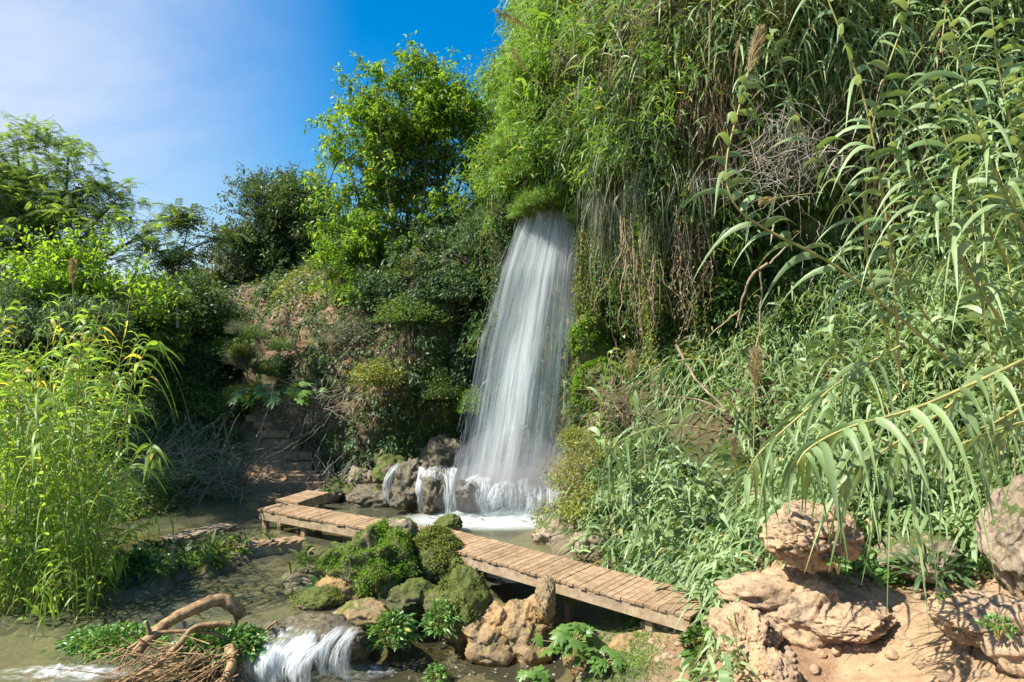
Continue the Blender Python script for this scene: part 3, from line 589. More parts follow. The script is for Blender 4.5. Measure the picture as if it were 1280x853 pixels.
for (a, b, c, d_, w0, w1, Y0) in [(500, 580, 484, 630, .25, .22, 14.75), (528, 582, 527, 640, .22, .2, 14.6), (545, 582, 540, 600, .5, .5, 14.5), (562, 584, 563, 645, .28, .25, 14.3), (606, 594, 604, 645, .3, .4, 14.35), (640, 597, 640, 648, .8, 1.0, 14.5), (668, 608, 672, 648, .5, .6, 14.4), (600, 594, 578, 615, .4, .4, 14.4), (628, 602, 618, 635, .4, .5, 14.3), (690, 606, 692, 648, .3, .4, 14.4)]:
    drape('side_trickle', P(a, b, Y0+.15), P(c, d_, Y0-.35), w0, w1, .14, parent=wf, dens=1.0, n=2)
# foam where it lands
M['foam'] = foammat('foam', 5, 11, .36, .70, .85, col=(.85, .9, .9))
def foam(name, cx, cy, z, rx, ry, label, cat='foam', mat='foam', n=24):
    def f(u, v): a = u*2*np.pi; r = v; p = np.c_[cx+np.cos(a)*r*rx, cy+np.sin(a)*r*ry, np.full(len(u), z)]; p[:, 2] += np.abs(fbm(p*6, 3))*.11*(1-r); return p
    V = None
    u, v = np.meshgrid(np.linspace(0, 1, 40), np.linspace(0, 1, n)); V = f(u.ravel(), v.ravel()); nu = 40
    i = np.arange(n-1)[:, None]*nu+np.arange(nu-1)[None]; Q = np.stack([i, i+1, i+nu+1, i+nu], -1).reshape(-1, 4); me = mesh_np(name, V, Q, M[mat])
    uv = me.uv_layers.new(name='UVMap'); uv.data.foreach_set('uv', (V[Q.ravel()][:, :2]).astype(np.float32).ravel()); fade_attr(me, np.clip((1-v.ravel())*2.2, 0, 1))
    return tag(link(name, me), label, cat, kind='stuff')
M['foamw'] = foammat('pool_foam', 2.2, 4, .16, .5, .92, col=(.82, .9, .88))
foam('foam', -.35, 13.75, UP+.02, 2.2, .85, 'white churning foam spread on the pool below the waterfall', mat='foamw')
foam('foam', -.6, 14.25, UP+.06, 1.3, .4, 'thick white foam at the very foot of the waterfall', mat='foamw')
# the small cascade in front, and the rapids at lower left
sc_ = thing('cascade', 'little white cascade running over the brown ledge rock right of the driftwood', 'cascade')
for (a, b, c, d_, w0, w1, dn) in [(330, 800, 325, 850, .35, .45, .9), (442, 790, 440, 835, .2, .25, .8), (390, 800, 384, 846, .6, .7, 1.1), (352, 790, 345, 845,   .45, .6, 1.), (378, 786, 372, 846, .5, .6, 1.), (400, 782, 396, 842, .4, .5, 1.), (425, 788, 418, 838, .2, .22, .9), (340, 806, 352, 850, .3, .4, .8)]:
    p = W(a, b, UP+.02); q = W(c, d_, LO+.03); q[1] = min(q[1], p[1]-.1); drape('small_cascade', p+np.array([0, .05, 0]), q, w0, w1, .12, dens=dn, parent=sc_, n=4)

foam('foam', *W(400, 848, LO)[:2], LO+.03, .75, .35, 'white foam in the stream below the little cascade')
foam('foam', *W(455, 838, LO)[:2], LO+.025, .5, .3, 'foam trail drifting right from the little cascade')
foam('foam', *W(80, 845, UP)[:2], UP+.03, .8, .22, 'white rapids breaking beside the driftwood at the lower left')
foam('foam', *W(528, 785, LO)[:2], LO+.03, .22, .2, 'small foam patch against the round leafy clump')
mb = MB()
for k in range(170):
    q = W(U(470, 700), U(785, 853), LO); a = np.linspace(0, 2*np.pi, 5)[:4]+U(0, 6); r = U(.006, .026); mb.add(np.c_[q[0]+np.cos(a)*r, q[1]+np.sin(a)*r, np.full(4, LO+.02)], [[0, 1, 2, 3]])
tag(mb.build('foam_flecks', M['thread']), 'white foam flecks floating on the lower stream', 'foam', kind='stuff')
# fine spray: short bright droplets round the foot of the fall
mb = MB()
n = 2600; u = U(-.15, 1.15, n); v = 1-np.abs(rng.normal(0, .09, n)); p = fallp(np.clip(u, 0, 1), np.clip(v, 0, 1), .3)+rng.normal(size=(n, 3))*np.array([.35, .25, .18]); p[:, 2] = np.maximum(p[:, 2], UP+.03)
d = rdir(n, -.4); blades(mb, p, d, perp(d), U(.015, .06, n), .008, .0, 1, (1, .3))
mb.build('spray', M['thread'], wf)
m, nt, ns, ls = newmat('spray_mist'); vp = N(ns, 'ShaderNodeVolumePrincipled'); vp.inputs['Density'].default_value = .3; vp.inputs['Color'].default_value = (.93, .97, 1, 1); oo = N(ns, 'ShaderNodeOutputMaterial'); ls.new(vp.outputs[0], oo.inputs[1])
for (x, y, Y, r) in [(622, 612, 14.4, (1.35, .8, .6)), (635, 585, 14.7, (1.2, .6, .9)), (622, 625, 14.1, (1.4, .5, .4)), (650, 600, 14.5, (.8, .5, .6))]:
    V, Q = ico(4); o = link('spray_mist', mesh_np('spray_mist', V*np.array(r), Q, m)); o.location = P(x, y, Y); tag(o, 'soft white spray mist hanging over the foot of the waterfall', 'mist', kind='stuff')
# ---------------------------------------------------------------- giant reeds (canes)
CPROF = (.55, 1, .9, .62, .05)
def cane_leaves(mb, pts, t0, t1, n, L, Wd, droop, spread=.9, plane=None, jit=.35, fold=0.0, segs=5, up=.75):
    m = len(pts); s = np.linspace(t0, t1, n); idx = s*(m-1); i = np.minimum(idx.astype(int), m-2); f = (idx-i)[:, None]
    base = pts[i]*(1-f)+pts[i+1]*f; tan = unit(pts[i+1]-pts[i])
    a0 = U(0, 6.28) if plane is None else plane
    a = a0+np.pi*(np.arange(n) % 2)+rng.normal(size=n)*jit
    h = np.c_[np.cos(a), np.sin(a), np.zeros(n)]; h = unit(h-tan*(h*tan).sum(1)[:, None]*.5)
    d = unit(tan*up+h*spread+rng.normal(size=(n, 3))*.08)
    s1 = unit(np.cross(d, tan)); s2 = unit(np.cross(d, [0, -1., 0])); s2 *= np.sign((s1*s2).sum(1)+1e-6)[:, None]; side = unit(s1*.5+s2*.8+rng.normal(size=(n, 3))*.25)
    env = np.clip(np.sin(np.pi*np.clip(.22+s*.72, 0, 1))*1.15, .45, 1)
    tt = np.arange(segs+1)/segs; prof = np.interp(tt, [0, .12, .3, .6, .85, 1], [.6, .95, 1, .72, .34, .03])
    keep = rng.random(n) > .1; base, d, side, env, n = base[keep], d[keep], side[keep], env[keep], int(keep.sum())
    blades(mb, base, d, side, L*env*U(.65, 1.2, n), Wd*1.35*U(.75, 1.15, n), droop*U(.6, 1.5, n), segs, prof, fold, 2.3)
def plume_mesh(mb, base, d, L, R, n=260):
    s = U(0, 1, n)**.9; c = base+d*(L*s)[:, None]; q = rdir(n, 0); q = unit(q-d*(q@d)[:, None]); dd = unit(q*.55+d)
    rr = R*np.sin(np.pi*(.1+.85*s))**.8; blades(mb, c, dd, perp(dd), rr*2.0*U(.6, 1.1, n), .008, .25, 3, (.5, 1, .9, .2))
def make_cane(H, nl, L, Wd, droop, mat, lean=.25, plume=False, t0=.25, segs=5, rs=.011, fold=0.):
    a = U(0, 6.28); k = U(.5, 1.2)*lean
    ctrl = [[0, 0, -.1], [.1*k*math.cos(a)*H, .1*k*math.sin(a)*H, H*.35], [.35*k*math.cos(a)*H, .35*k*math.sin(a)*H, H*.7], [.8*k*math.cos(a)*H, .8*k*math.sin(a)*H, H*(1-.12*k)]]
    pts = spline(ctrl, 16); t = link('cane', None)
    mb = MB(); tube(mb, pts, np.linspace(rs, rs*.35, 16), 5); mb.build('stem', M['caneculm'], t)
    mb = MB(); cane_leaves(mb, pts, t0, .98, nl, L, Wd, droop, segs=segs, fold=fold); mb.build('leaves', M[mat], t)
    if plume: mb = MB(); plume_mesh(mb, pts[-1], unit((pts[-1]-pts[-2])[None])[0], .45, .09); mb.build('plume', M['plume'], t)
    return t
def scatter_canes(protos, places, label, group, cat='reed'):
    # places: (loc, rotation, scale)
    used = set()
    for (loc, rot, sc) in places:
        k = random.randrange(len(protos)); r = protos[k]
        if k not in used:
            used.add(k); r.location = Vector(loc); r.rotation_euler = rot; r.scale = (sc,)*3; tag(r, label, cat, group)
        else: dup(r, loc, rot, sc, label, group, cat)
    for k, r in enumerate(protos):
        if k not in used:
            for c in list(r.children): bpy.data.objects.remove(c)
            bpy.data.objects.remove(r)
def onground(x, y): return float(gz(np.array([[x, y]]))[0])
# left clump: 110 tall reeds on the near left bank
protos = [make_cane(U(3.8, 4.8), 38, .62, .033, .9, 'cane_left', .32, False, .1) for _ in range(9)]
pl = []
for k in range(105):
    x = -U(4.6, 9.2); y = U(8.9, 12.5)
    if x > -6.0 and rng.random() < .5: x -= 1.2
    if 640+x/y*F > 128: x = -(640-U(-60, 128))/F*y
    z = onground(x, y); h = float(np.interp(x, [-9, -7, -5.8, -4.6], [1.05, 1.0, .9, .8]))*U(.78, 1.1)
    pl.append(((x, y, z-.05), (U(-.12, .2), U(-.1, .22), U(0, 6.28)), h))
scatter_canes(protos, pl, 'tall sunlit giant reed in the dense clump on the left bank', 'tall reeds of the left bank clump')
protos = [make_cane(U(1.3, 1.9), 20, .5, .04, 1.1, 'cane_left', .7, False, .1) for _ in range(4)]
pl = []
for k in range(24):
    x, y = -U(5.7, 7.8), U(8.8, 10.0); pl.append(((x, y, onground(x, y)-.05), (U(-.1, .4), U(-.1, .4), U(0, 6.28)), U(.7, 1.1)))
scatter_canes(protos, pl, 'short drooping reed at the foot of the left clump', 'short reeds at the water on the left')
# right slope: shorter leafy reeds
protos = [make_cane(U(1.2, 1.9), 24, .52, .058, .95, 'cane', .5, False, .08) for _ in range(8)]
zones = [(900, 640, 10.9, 60, 60), (800, 600, 12, 50, 55), (980, 560, 10.6, 60, 60), (1060, 480, 10.8, 70, 50), (1160, 520, 9.6, 80, 60), (1240, 440, 9.8, 60, 80), (1150, 400, 10.8, 70, 40), (1180, 600, 8.8, 80, 30), (820, 660, 11, 40, 30)]
pl = []
for (x, y, Y, sx, sy) in zones:
    for k in range(10):
        p = P(x+rng.normal()*sx*.7, y+rng.normal()*sy*.6, Y+rng.normal()*.5); z = onground(p[0], p[1]); 
        if abs(z-p[2]) < 1.5: p[2] = z
        pl.append((tuple(p-np.array([0, 0, .1])), (U(-.1, .6), U(-.5, .1), U(0, 6.28)), U(.65, 1.15)))
scatter_canes(protos, pl, 'leafy grey green reed on the steep right bank', 'reeds covering the right bank')
# dense stand at upper right
protos = [make_cane(U(4.0, 5.0), 40, .58, .062, .85, 'cane', .25, False, .2) for _ in range(6)]
pl = []
for k in range(60):
    x, y = U(5.5, 9.5), U(7.2, 9.6); px = 640+x/y*F
    if px < 1190: continue
    z = onground(x, y)+.3; pl.append(((x, y, z), (U(-.1, .1), U(-.38, -.05), U(0, 6.28)), U(.75, 1.12)))
scatter_canes(protos, pl, 'tall pale cane in the crowded stand at the upper right', 'canes of the upper right stand')
# the single canes that stand out, each along its own line
def hero(label, pts, L=.55, Wd=.05, droop=.7, n=24, t0=.1, r=.014, plume=None, mat='cane', plane=None, up=.6, spread=1., taper=.4, pn=420, pR=.13):
    c = spline([P(*q) for q in pts], 40); t = thing('cane', label, 'reed', c[0])
    o_ = c[0]; c = c-o_
    mb = MB(); tube(mb, c, np.linspace(r, r*taper, 40), 6); mb.build('stem', M['caneculm'], t)
    mb = MB(); cane_leaves(mb, c, t0, .98, int(n*1.15), L*(1.3 if pts[0][2] > 6.35 else 1.0), Wd*1.1, droop*1.1, segs=8, fold=.14, plane=plane, up=up, spread=spread, jit=.55); mb.build('leaves', M[mat], t)
    if plume: mb = MB(); plume_mesh(mb, c[-1], unit((c[-1]-c[-3])[None])[0], plume, pR, pn); mb.build('plume', M['plume'], t)
    return t
hero('cane sweeping left then rising to a big tan plume near the top', [(1185, 450, 7.2), (1110, 385, 7.0), (1040, 330, 6.8), (960, 288, 6.6), (918, 255, 6.5), (908, 205, 6.5), (925, 130, 6.6), (935, 92, 6.7)], .42, .05, .8, 34, .05, .017, .62, plane=0.3, pR=.1)
hero('long cane leaning left from the right bank to a tip right of the plume', [(1160, 400, 7.4), (1110, 320, 7.2), (1060, 245, 7.0), (1005, 165, 6.9), (980, 95, 6.9), (962, 35, 7.0)], .42, .042, .7, 26, .1, .014, plane=.2)
hero('tall cane rising past the top edge above the middle of the right bank', [(1125, 470, 7.2), (1115, 330, 6.9), (1098, 210, 6.7), (1076, 110, 6.6), (1035, 0, 6.6), (1010, -60, 6.6)], .45, .045, .8, 30, .1, .015, plane=.1)
hero('upright cane with drooping pale leaves leaning right of the tall one', [(1130, 480, 7.4), (1085, 330, 7.1), (1085, 200, 6.9), (1105, 100, 6.8), (1132, 20, 6.8), (1140, -30, 6.8)], .45, .05, .9, 32, .1, .014, plane=0.)
hero('cane bowing low over the pitted boulder with a curtain of wide leaves', [(1300, 440, 5.9), (1220, 478, 5.7), (1140, 512, 5.6), (1060, 535, 5.5), (1010, 562, 5.5), (992, 590, 5.5)], .52, .052, 1.25, 30, .12, .017, plane=1.6, up=.2, spread=1.)
hero('golden stemmed cane arching to the left over the bank reeds', [(1130, 430, 7.0), (1060, 470, 6.9), (1000, 520, 6.8), (950, 566, 6.8), (930, 600, 6.8)], .42, .045, 1.2, 26, .1, .014, plane=1.6, up=.3)
hero('cane fanning long narrow leaves over the boulder toward the path', [(1230, 470, 6.0), (1170, 520, 5.8), (1110, 560, 5.7), (1060, 590, 5.6)], .75, .042, 1.1, 24, .15, .015, plane=.8, up=.6, spread=.8)
hero('slender cane arching left across the brown bank below the cliff roots', [(960, 470, 10), (900, 452, 9.9), (845, 452, 9.8), (800, 478, 9.7), (788, 500, 9.7)], .38, .04, 1.0, 20, .2, .010, plane=1.4, up=.3)
hero('thin cane arching left beyond the boardwalk with hanging pale leaves', [(905, 540, 10.3), (850, 532, 10.2), (800, 540, 10.1), (765, 560, 10.0), (752, 590, 10)], .45, .042, 1.2, 22, .2, .010, plane=1.5, up=.3)
hero('short broad leaved cane beside the ivy wall on the right', [(1080, 560, 8.4), (1068, 500, 8.3), (1050, 440, 8.2), (1035, 400, 8.2)], .42, .055, .9, 14, .2, .012)
hero('cane leaning over the right path edge with a mauve brown plume', [(1290, 500, 6.2), (1240, 530, 6.1), (1190, 545, 6.0), (1165, 550, 6.0)], .5, .04, .9, 16, .05, .012, .2, plane=.8, pn=160, pR=.05)
hero('spray of long narrow cane leaves hanging in from the right edge', [(1340, 520, 5.8), (1290, 525, 5.7), (1240, 540, 5.6), (1190, 560, 5.6)], .6, .03, 1.0, 22, .05, .012, plane=.8)
hero('cane hung with wide drooping leaves left of the bowing one', [(1120, 560, 6.2), (1080, 540, 6.0), (1040, 545, 5.9), (1010, 575, 5.9)], .55, .055, 1.35, 16, .1, .012, plane=1.6, up=.2)
for k, (a, b, c) in enumerate([((1285, 300, 6.4), (1225, 170, 6.2), (1185, 20, 6.1)), ((1300, 260, 6.6), (1255, 120, 6.4), (1235, -20, 6.3)), ((1260, 330, 6.8), (1195, 210, 6.6), (1160, 90, 6.5)), ((1250, 400, 6.8), (1180, 290, 6.6), (1130, 200, 6.5))]):
    hero(['brown jointed cane at the front left of the upper right stand', 'cane nearest the right edge in the upper right stand', 'pale cane on the left fringe of the upper right stand', 'low leaning cane below the upper right stand'][k], [a, b, c], .5, .048, .8, 30, .1, .016)
hero('tall reed arching right at the edge of the left clump', [(130, 650, 9.6), (150, 560, 9.4), (165, 480, 9.3), (185, 435, 9.3), (200, 428, 9.3)], .42, .04, 1.1, 24, .2, .010, mat='cane_left', plane=0.2)
hero('reed bending low to the right over the water from the left clump', [(120, 700, 9.4), (140, 640, 9.2), (165, 580, 9.1), (185, 556, 9.1), (198, 575, 9.1)], .40, .045, 1.0, 18, .25, .010, mat='cane_left', plane=0.2)
hero('tall reed rising above the middle of the left clump', [(85, 640, 9.2), (95, 520, 9.0), (102, 430, 9), (112, 385, 9)], .45, .042, .9, 24, .2, .011, mat='cane_left', plane=.1)
# plumes standing alone
def plume(label, base, tip, R, n=380):
    a, b = P(*base), P(*tip); t = thing('reed_plume', label, 'plume', a); mb = MB(); d = b-a; L = np.linalg.norm(d)
    plume_mesh(mb, d*.35, d/L, L*.65, R, n); mb.build('plume', M['plume'], t); mb = MB(); tube(mb, [d*0-d*.6, d*.3, d*.8], [.008, .006, .003], 5); mb.build('stem', M['caneculm'], t)
plume('feathery tan reed plume standing before the brown bank', (943, 520, 9.6), (945, 435, 9.6), .16)
plume('small round tan plume near the mossy wall right of the waterfall', (792, 490, 10.4), (790, 440, 10.4), .12, 260)
plume('faded brown plume low among the reeds beyond the boardwalk', (920, 610, 9.8), (917, 545, 9.8), .08, 200)
plume('pale plume poking above the middle of the left reed clump', (92, 375, 9.6), (90, 325, 9.6), .09, 240)
plume('small tan plume at the top edge of the right bank', (1180, 30, 7.5), (1187, -30, 7.5), .12, 260)
plume('reed plume lying across the dark hollow of the cliff', (990, 245, 9.5), (950, 250, 9.5), .07, 160)
plume('dark plume against the sky at the cliff brow', (690, 50, 14), (618, 12, 14), .12, 240)
plume('lower dark plume reaching from the cliff brow into the sky', (675, 110, 14), (638, 60, 14), .10, 200)

hero('leafy cane shoot reaching left into the sky at the cliff brow', [(720, 60, 14.2), (690, 25, 14.1), (655, 12, 14), (625, 18, 14)], .5, .05, .6, 22, .2, .012, mat='canopy', plane=1.2)
hero('short cane shoot leaning into the sky below the brow plumes', [(700, 150, 14.4), (668, 120, 14.4), (650, 100, 14.4)], .45, .05, .6, 14, .2, .012, mat='canopy', plane=1.2)
# ---------------------------------------------------------------- cliff foliage
def stuffblades(name, label, mat, pts, nrm, L, wr, droop, dz=-.2, no=.5, segs=3, prof=None, curl=2., spread=.8, parent=None):
    n = len(pts); d = unit(nrm*no+rdir(n)*spread+np.array([0, 0, dz])); Ln = L*U(.55, 1.35, n); mb = MB()
    blades(mb, pts, d, perp(d, .3), Ln, Ln*wr, droop, segs, prof, 0, curl)
    o = mb.build(name, M[mat], parent)
    if label: tag(o, label, 'foliage', kind='stuff')
    return o
def sprays(pts, nrm, k, r):
    # every spray is a twig end carrying k leaves
    n = len(pts); c = pts+nrm*U(.0, r*.8, (n, 1)); off = rng.normal(size=(n, k, 3))*r*np.array([.6, .6, .75]); off[:, :, 2] -= r*.3
    return (c[:, None]+off).reshape(-1, 3), np.repeat(nrm, k, 0)
LP = (.4, 1, .75, .05)
# bright bamboo like curtain over the brow of the fall; grows out from the rock in big tufts
zA = lambda x, y, p: np.clip(1.3*blob(x, y, 710, 90, 95, 160)+blob(x, y, 640, 230, 40, 90)+.8*blob(x, y, 800, 60, 120, 130)+.6*blob(x, y, 690, -60, 150, 110), 0, 1)**1.0*(x > 610)*(y < 285)*np.where((x > 600) & (x < 760), (y < 250), 1)
pts, nn = on_cliff(2700, zA); tuft = np.clip(fbm(pts*.9+4, 3)+.25, -.1, 1); pts = pts+nn*(np.sign(tuft)*np.abs(tuft)*1.25)[:, None]+np.array([0, -.15, 0]); pts[:, 2] += .1
q, m_ = sprays(pts, nn, 46, .24); stuffblades('hanging_foliage', 'bright green bamboo like foliage billowing over the brow of the waterfall', 'canopy', q, m_, .17, .17, .3, -.1, .45, 3, LP, spread=.9)
zA2 = lambda x, y, p: np.clip(blob(x, y, 640, 300, 28, 120)*.9+blob(x, y, 800, 160, 90, 110)+blob(x, y, 880, 200, 50, 110)*.6, 0, 1)*(x > 600)*np.where((x > 640) & (x < 735), (y < 225), 1)
pts, nn = on_cliff(1300, zA2); tuft = np.clip(fbm(pts*1.1+8, 3)+.15, -.1, 1); pts = pts+nn*(tuft*.7)[:, None]
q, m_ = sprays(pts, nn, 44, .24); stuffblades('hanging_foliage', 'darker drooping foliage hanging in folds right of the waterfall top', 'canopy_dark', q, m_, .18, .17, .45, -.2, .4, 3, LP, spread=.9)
# reed mass above and behind the heroes at upper right
zB = lambda x, y, p: np.clip(blob(x, y, 960, 40, 110, 70)+blob(x, y, 1100, 60, 170, 90)+blob(x, y, 1250, 120, 120, 160)+.5*blob(x, y, 1100, -120, 400, 120)+.6*blob(x, y, 1030, 90, 60, 60), 0, 1)*(1-.95*blob(x, y, 1020, 205, 80, 50))
pts, nn = on_cliff(2100, zB); tuft = np.clip(fbm(pts*.9+14, 3)+.3, 0, 1); pts = pts+nn*(tuft*.8)[:, None]
q, m_ = sprays(pts, nn, 26, .42); stuffblades('reed_thicket', 'dense grey green reed thicket clothing the upper right cliff', 'cane', q, m_, .36, .10, .7, .15, .45, 4, (.5, 1, .85, .5, .04))
q2, m2 = on_cliff(3000, lambda x, y, p: blob(x, y, 900, 110, 26, 60)*1.4+blob(x, y, 1090, 85, 50, 30)*.5+blob(x, y, 1130, 190, 40, 50)*.3+blob(x, y, 830, 60, 40, 20)*.3)
stuffblades('dry_reeds', 'matted dry brown reed leaves hanging from the upper cliff', 'dry', q2+m2*U(.2, .9, (len(q2), 1)), m2, .42, .045, 1.2, -.4, .3, 4, (.5, 1, .8, .5, .04))
# moss and ivy
q, m_ = on_cliff(52000, lambda x, y, p: (blob(x, y, 752, 455, 60, 70)*1.2+.5*blob(x, y, 735, 380, 22, 80)+.25*blob(x, y, 560, 500, 60, 80))*np.where((x > 575) & (x < 712), .05, 1))
stuffblades('cliff_moss', 'bright green moss and ferns cushioning the wet wall right of the fall', 'moss', q+m_*U(0, .06, (len(q), 1)), m_, .075, .4, .5, -.1, .7, 2, (.5, 1, .1))
q, m_ = on_cliff(70000, lambda x, y, p: (blob(x, y, 980, 400, 100, 130)+blob(x, y, 900, 420, 100, 110)*.5+blob(x, y, 860, 350, 40, 90)*.5)*np.clip(fbm(p*1.4, 3)*1.6+.75, 0, 1.4)*(y > 180))
tf = np.clip(fbm(q*1.5+2, 3)+.1, 0, 1); stuffblades('ivy', 'small leaved ivy and brambles climbing the brown wall on the right', 'ivy', q+m_*(tf[:, None]*.35+U(0, .1, (len(q), 1))), m_, .085, .7, .3, -.15, .8, 2, (.7, 1, .2))
q, m_ = on_cliff(26000, lambda x, y, p: (blob(x, y, 850, 450, 90, 60)+blob(x, y, 900, 500, 90, 50)+blob(x, y, 800, 520, 60, 40)))
stuffblades('dry_grass', 'straw coloured dry grass on the brown bank below the cliff roots', 'dry', q, m_, .22, .05, .8, .1, .7, 3, (.6, 1, .6, .05))
q, m_ = on_cliff(16000, lambda x, y, p: (blob(x, y, 850, 440, 90, 70)+blob(x, y, 830, 520, 60, 50)+blob(x, y, 920, 470, 90, 70)))
stuffblades('bank_weeds', 'yellow green weeds scattered over the brown bank', 'shrub_yellow', q+m_*U(0, .15, (len(q), 1)), m_, .12, .4, .4, .2, .7, 2, (.5, 1, .1))
q, m_ = on_cliff(26000, lambda x, y, p: (blob(x, y, 900, 520, 120, 50)+blob(x, y, 1060, 420, 120, 60)+blob(x, y, 1200, 380, 100, 90)))
stuffblades('bank_grass', 'long pale grass and reed shoots on the upper part of the right bank', 'cane', q+m_*U(0, .2, (len(q), 1)), m_, .36, .08, .8, .4, .5, 4, (.5, 1, .85, .5, .04))
# shaded wall left of the fall
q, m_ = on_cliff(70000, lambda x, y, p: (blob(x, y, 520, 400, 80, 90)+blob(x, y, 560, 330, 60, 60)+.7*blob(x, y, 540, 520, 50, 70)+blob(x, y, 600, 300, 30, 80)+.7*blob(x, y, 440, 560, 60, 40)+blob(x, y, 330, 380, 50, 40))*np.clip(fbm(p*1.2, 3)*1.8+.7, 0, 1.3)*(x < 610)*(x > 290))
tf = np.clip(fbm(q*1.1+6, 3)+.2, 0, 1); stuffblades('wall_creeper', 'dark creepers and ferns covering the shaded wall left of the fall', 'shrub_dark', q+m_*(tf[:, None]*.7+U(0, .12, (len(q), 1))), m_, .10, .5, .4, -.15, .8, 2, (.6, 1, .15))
q, m_ = on_cliff(26000, lambda x, y, p: (blob(x, y, 430, 440, 40, 60)+blob(x, y, 460, 350, 60, 25)*1.2+blob(x, y, 400, 500, 40, 40)*.5+blob(x, y, 480, 480, 30, 60)*.4)*np.clip(fbm(p*1.2+5, 3)*1.8+.7, 0, 1.3))
tf = np.clip(fbm(q*1.3+6, 3)+.2, 0, 1); stuffblades('wall_scrub', 'grey green scrub on the sunlit rock shoulder left of the fall', 'shrub_grey', q+m_*(tf[:, None]*.5+U(0, .1, (len(q), 1))), m_, .11, .35, .4, .1, .8, 2, (.6, 1, .15))
q, m_ = on_cliff(14000, lambda x, y, p: blob(x, y, 415, 350, 60, 18)*1.5+blob(x, y, 360, 375, 30, 14)+blob(x, y, 530, 500, 40, 60)*.4)
stuffblades('crest_scrub', 'yellowish creeper trailing over the rock shoulder crest', 'shrub_yellow', q+m_*U(0, .35, (len(q), 1)), m_, .11, .5, .4, 0, .8, 2, (.6, 1, .15))
# ---------------------------------------------------------------- hanging vines and roots (each one strand)
def vine(name, label, cat, group, top, L, leaves, mat='ivy', lr=.02, r=.008, amp=.12, n=14):
    a = np.linspace(0, 1, n); w_ = np.cumsum(rng.normal(size=(n, 3))*amp*np.array([.45, .3, 0]), 0)*a[:, None]*.5; pts = np.c_[w_[:, 0], w_[:, 1], -L*a]
    t = thing(name, label, cat, top, group=group); mb = MB(); tube(mb, pts, np.linspace(r, r*.4, n), 4); mb.build('stem', M['root'], t)
    if leaves:
        mb = MB(); k = int(leaves*L); s = U(.02, 1, k); c = np.stack([np.interp(s, a, pts[:, j]) for j in range(3)], 1)+rng.normal(size=(k, 3))*lr; leafcloud(mb, c, .06, .55, .5, -.4); mb.build('leaves', M[mat], t)
    return t
for k in range(30):
    x = U(738, 835); p = P(x, U(235, 300), float(np.interp(x, [738, 835], [14.7, 13.2]))); vine('hanging_vine', 'leafy vine hanging in the curtain right of the waterfall', 'vine', 'leafy vines of the curtain right of the fall', p, U(1.2, 2.6), 110, random.choice(['ivy', 'canopy', 'canopy_dark', 'shrub_yellow']), .055, .008)
for k in range(30):
    x = U(775, 832); p = P(x, U(265, 340), 13.4+U(-.3, .3)); vine('hanging_root', 'bare pale root hanging below the vine curtain', 'root', 'bare roots under the vine curtain', p, U(.7, 2.3), 4, 'dry', .05, r=U(.005, .012), amp=.22, n=20)
for k in range(16):
    x = U(845, 885); p = P(x, U(200, 280), 13.0+U(-.3, .3)); vine('hanging_root', 'brown dry vine hanging left of the ivy wall', 'root', 'dry vines left of the ivy wall', p, U(1.0, 2.8), 30, 'dry', .05, U(.006, .012), .26, 20)
for k in range(14):
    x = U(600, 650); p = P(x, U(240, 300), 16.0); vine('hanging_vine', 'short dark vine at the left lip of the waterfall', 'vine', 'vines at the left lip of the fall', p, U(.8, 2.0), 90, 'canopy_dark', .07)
for k in range(10):
    x = U(500, 530); p = P(x, U(395, 430), 16.9); vine('hanging_root', 'thin pale root hanging under the shaded overhang left of the fall', 'root', 'thin roots under the left overhang', p, U(.6, 1.3), 0, r=.008, amp=.05)
for k, (x, y, Y, L_, mt) in enumerate([(728, 285, 14.9, 2.0, 'moss'), (748, 270, 14.7, 2.4, 'shrub_yellow'), (735, 300, 15, 1.5, 'moss')]):
    vine('hanging_vine', ['mossy green strand at the right lip of the waterfall', 'yellowish leafy strand just right of the waterfall lip', 'short mossy strand tucked against the falling water'][k], 'vine', None, P(x, y, Y), L_, 420, mt, .07, .03)
def woody(name, label, cat, lines, r, mat='root', sub=None, wob=.06):
    o0 = P(*lines[0][0]); t = None; mb = MB()
    for k, ln in enumerate(lines):
        c = spline([P(*q) for q in ln], 8*len(ln)); c = c-o0; c += (fbm(c*4+k, 2)[:, None]*wob)*rdir(1)
        rr = r*(1 if k == 0 else .6); tube(mb, c, np.linspace(rr, rr*.35, len(c)), 6)
    o = mb.build(name, M[mat]); o.location = o0; return tag(o, label, cat)
woody('cliff_root', 'thick pale forked root climbing the brown wall on the right', 'root', [[(962, 330, 11.9), (935, 350, 12.0), (925, 385, 12.2), (918, 410, 12.2)], [(950, 340, 12), (952, 390, 12.1), (948, 430, 12), (960, 450, 11.9)], [(948, 425, 12), (935, 455, 12), (930, 475, 12)], [(960, 445, 11.9), (975, 470, 11.7), (988, 480, 11.6)], [(925, 385, 12.1), (905, 405, 12.3), (885, 420, 12.4)], [(962, 330, 11.9), (985, 305, 12), (1000, 290, 12.2)]], .032)
woody('fallen_branch', 'long bare branch leaning across the bank right of the mossy wall', 'branch', [[(845, 430, 12.2), (870, 475, 11.8), (900, 505, 11.5), (912, 525, 11.3)], [(912, 518, 11.3), (870, 500, 11.6), (820, 495, 11.8)], [(880, 485, 11.7), (895, 470, 11.7)]], .03)
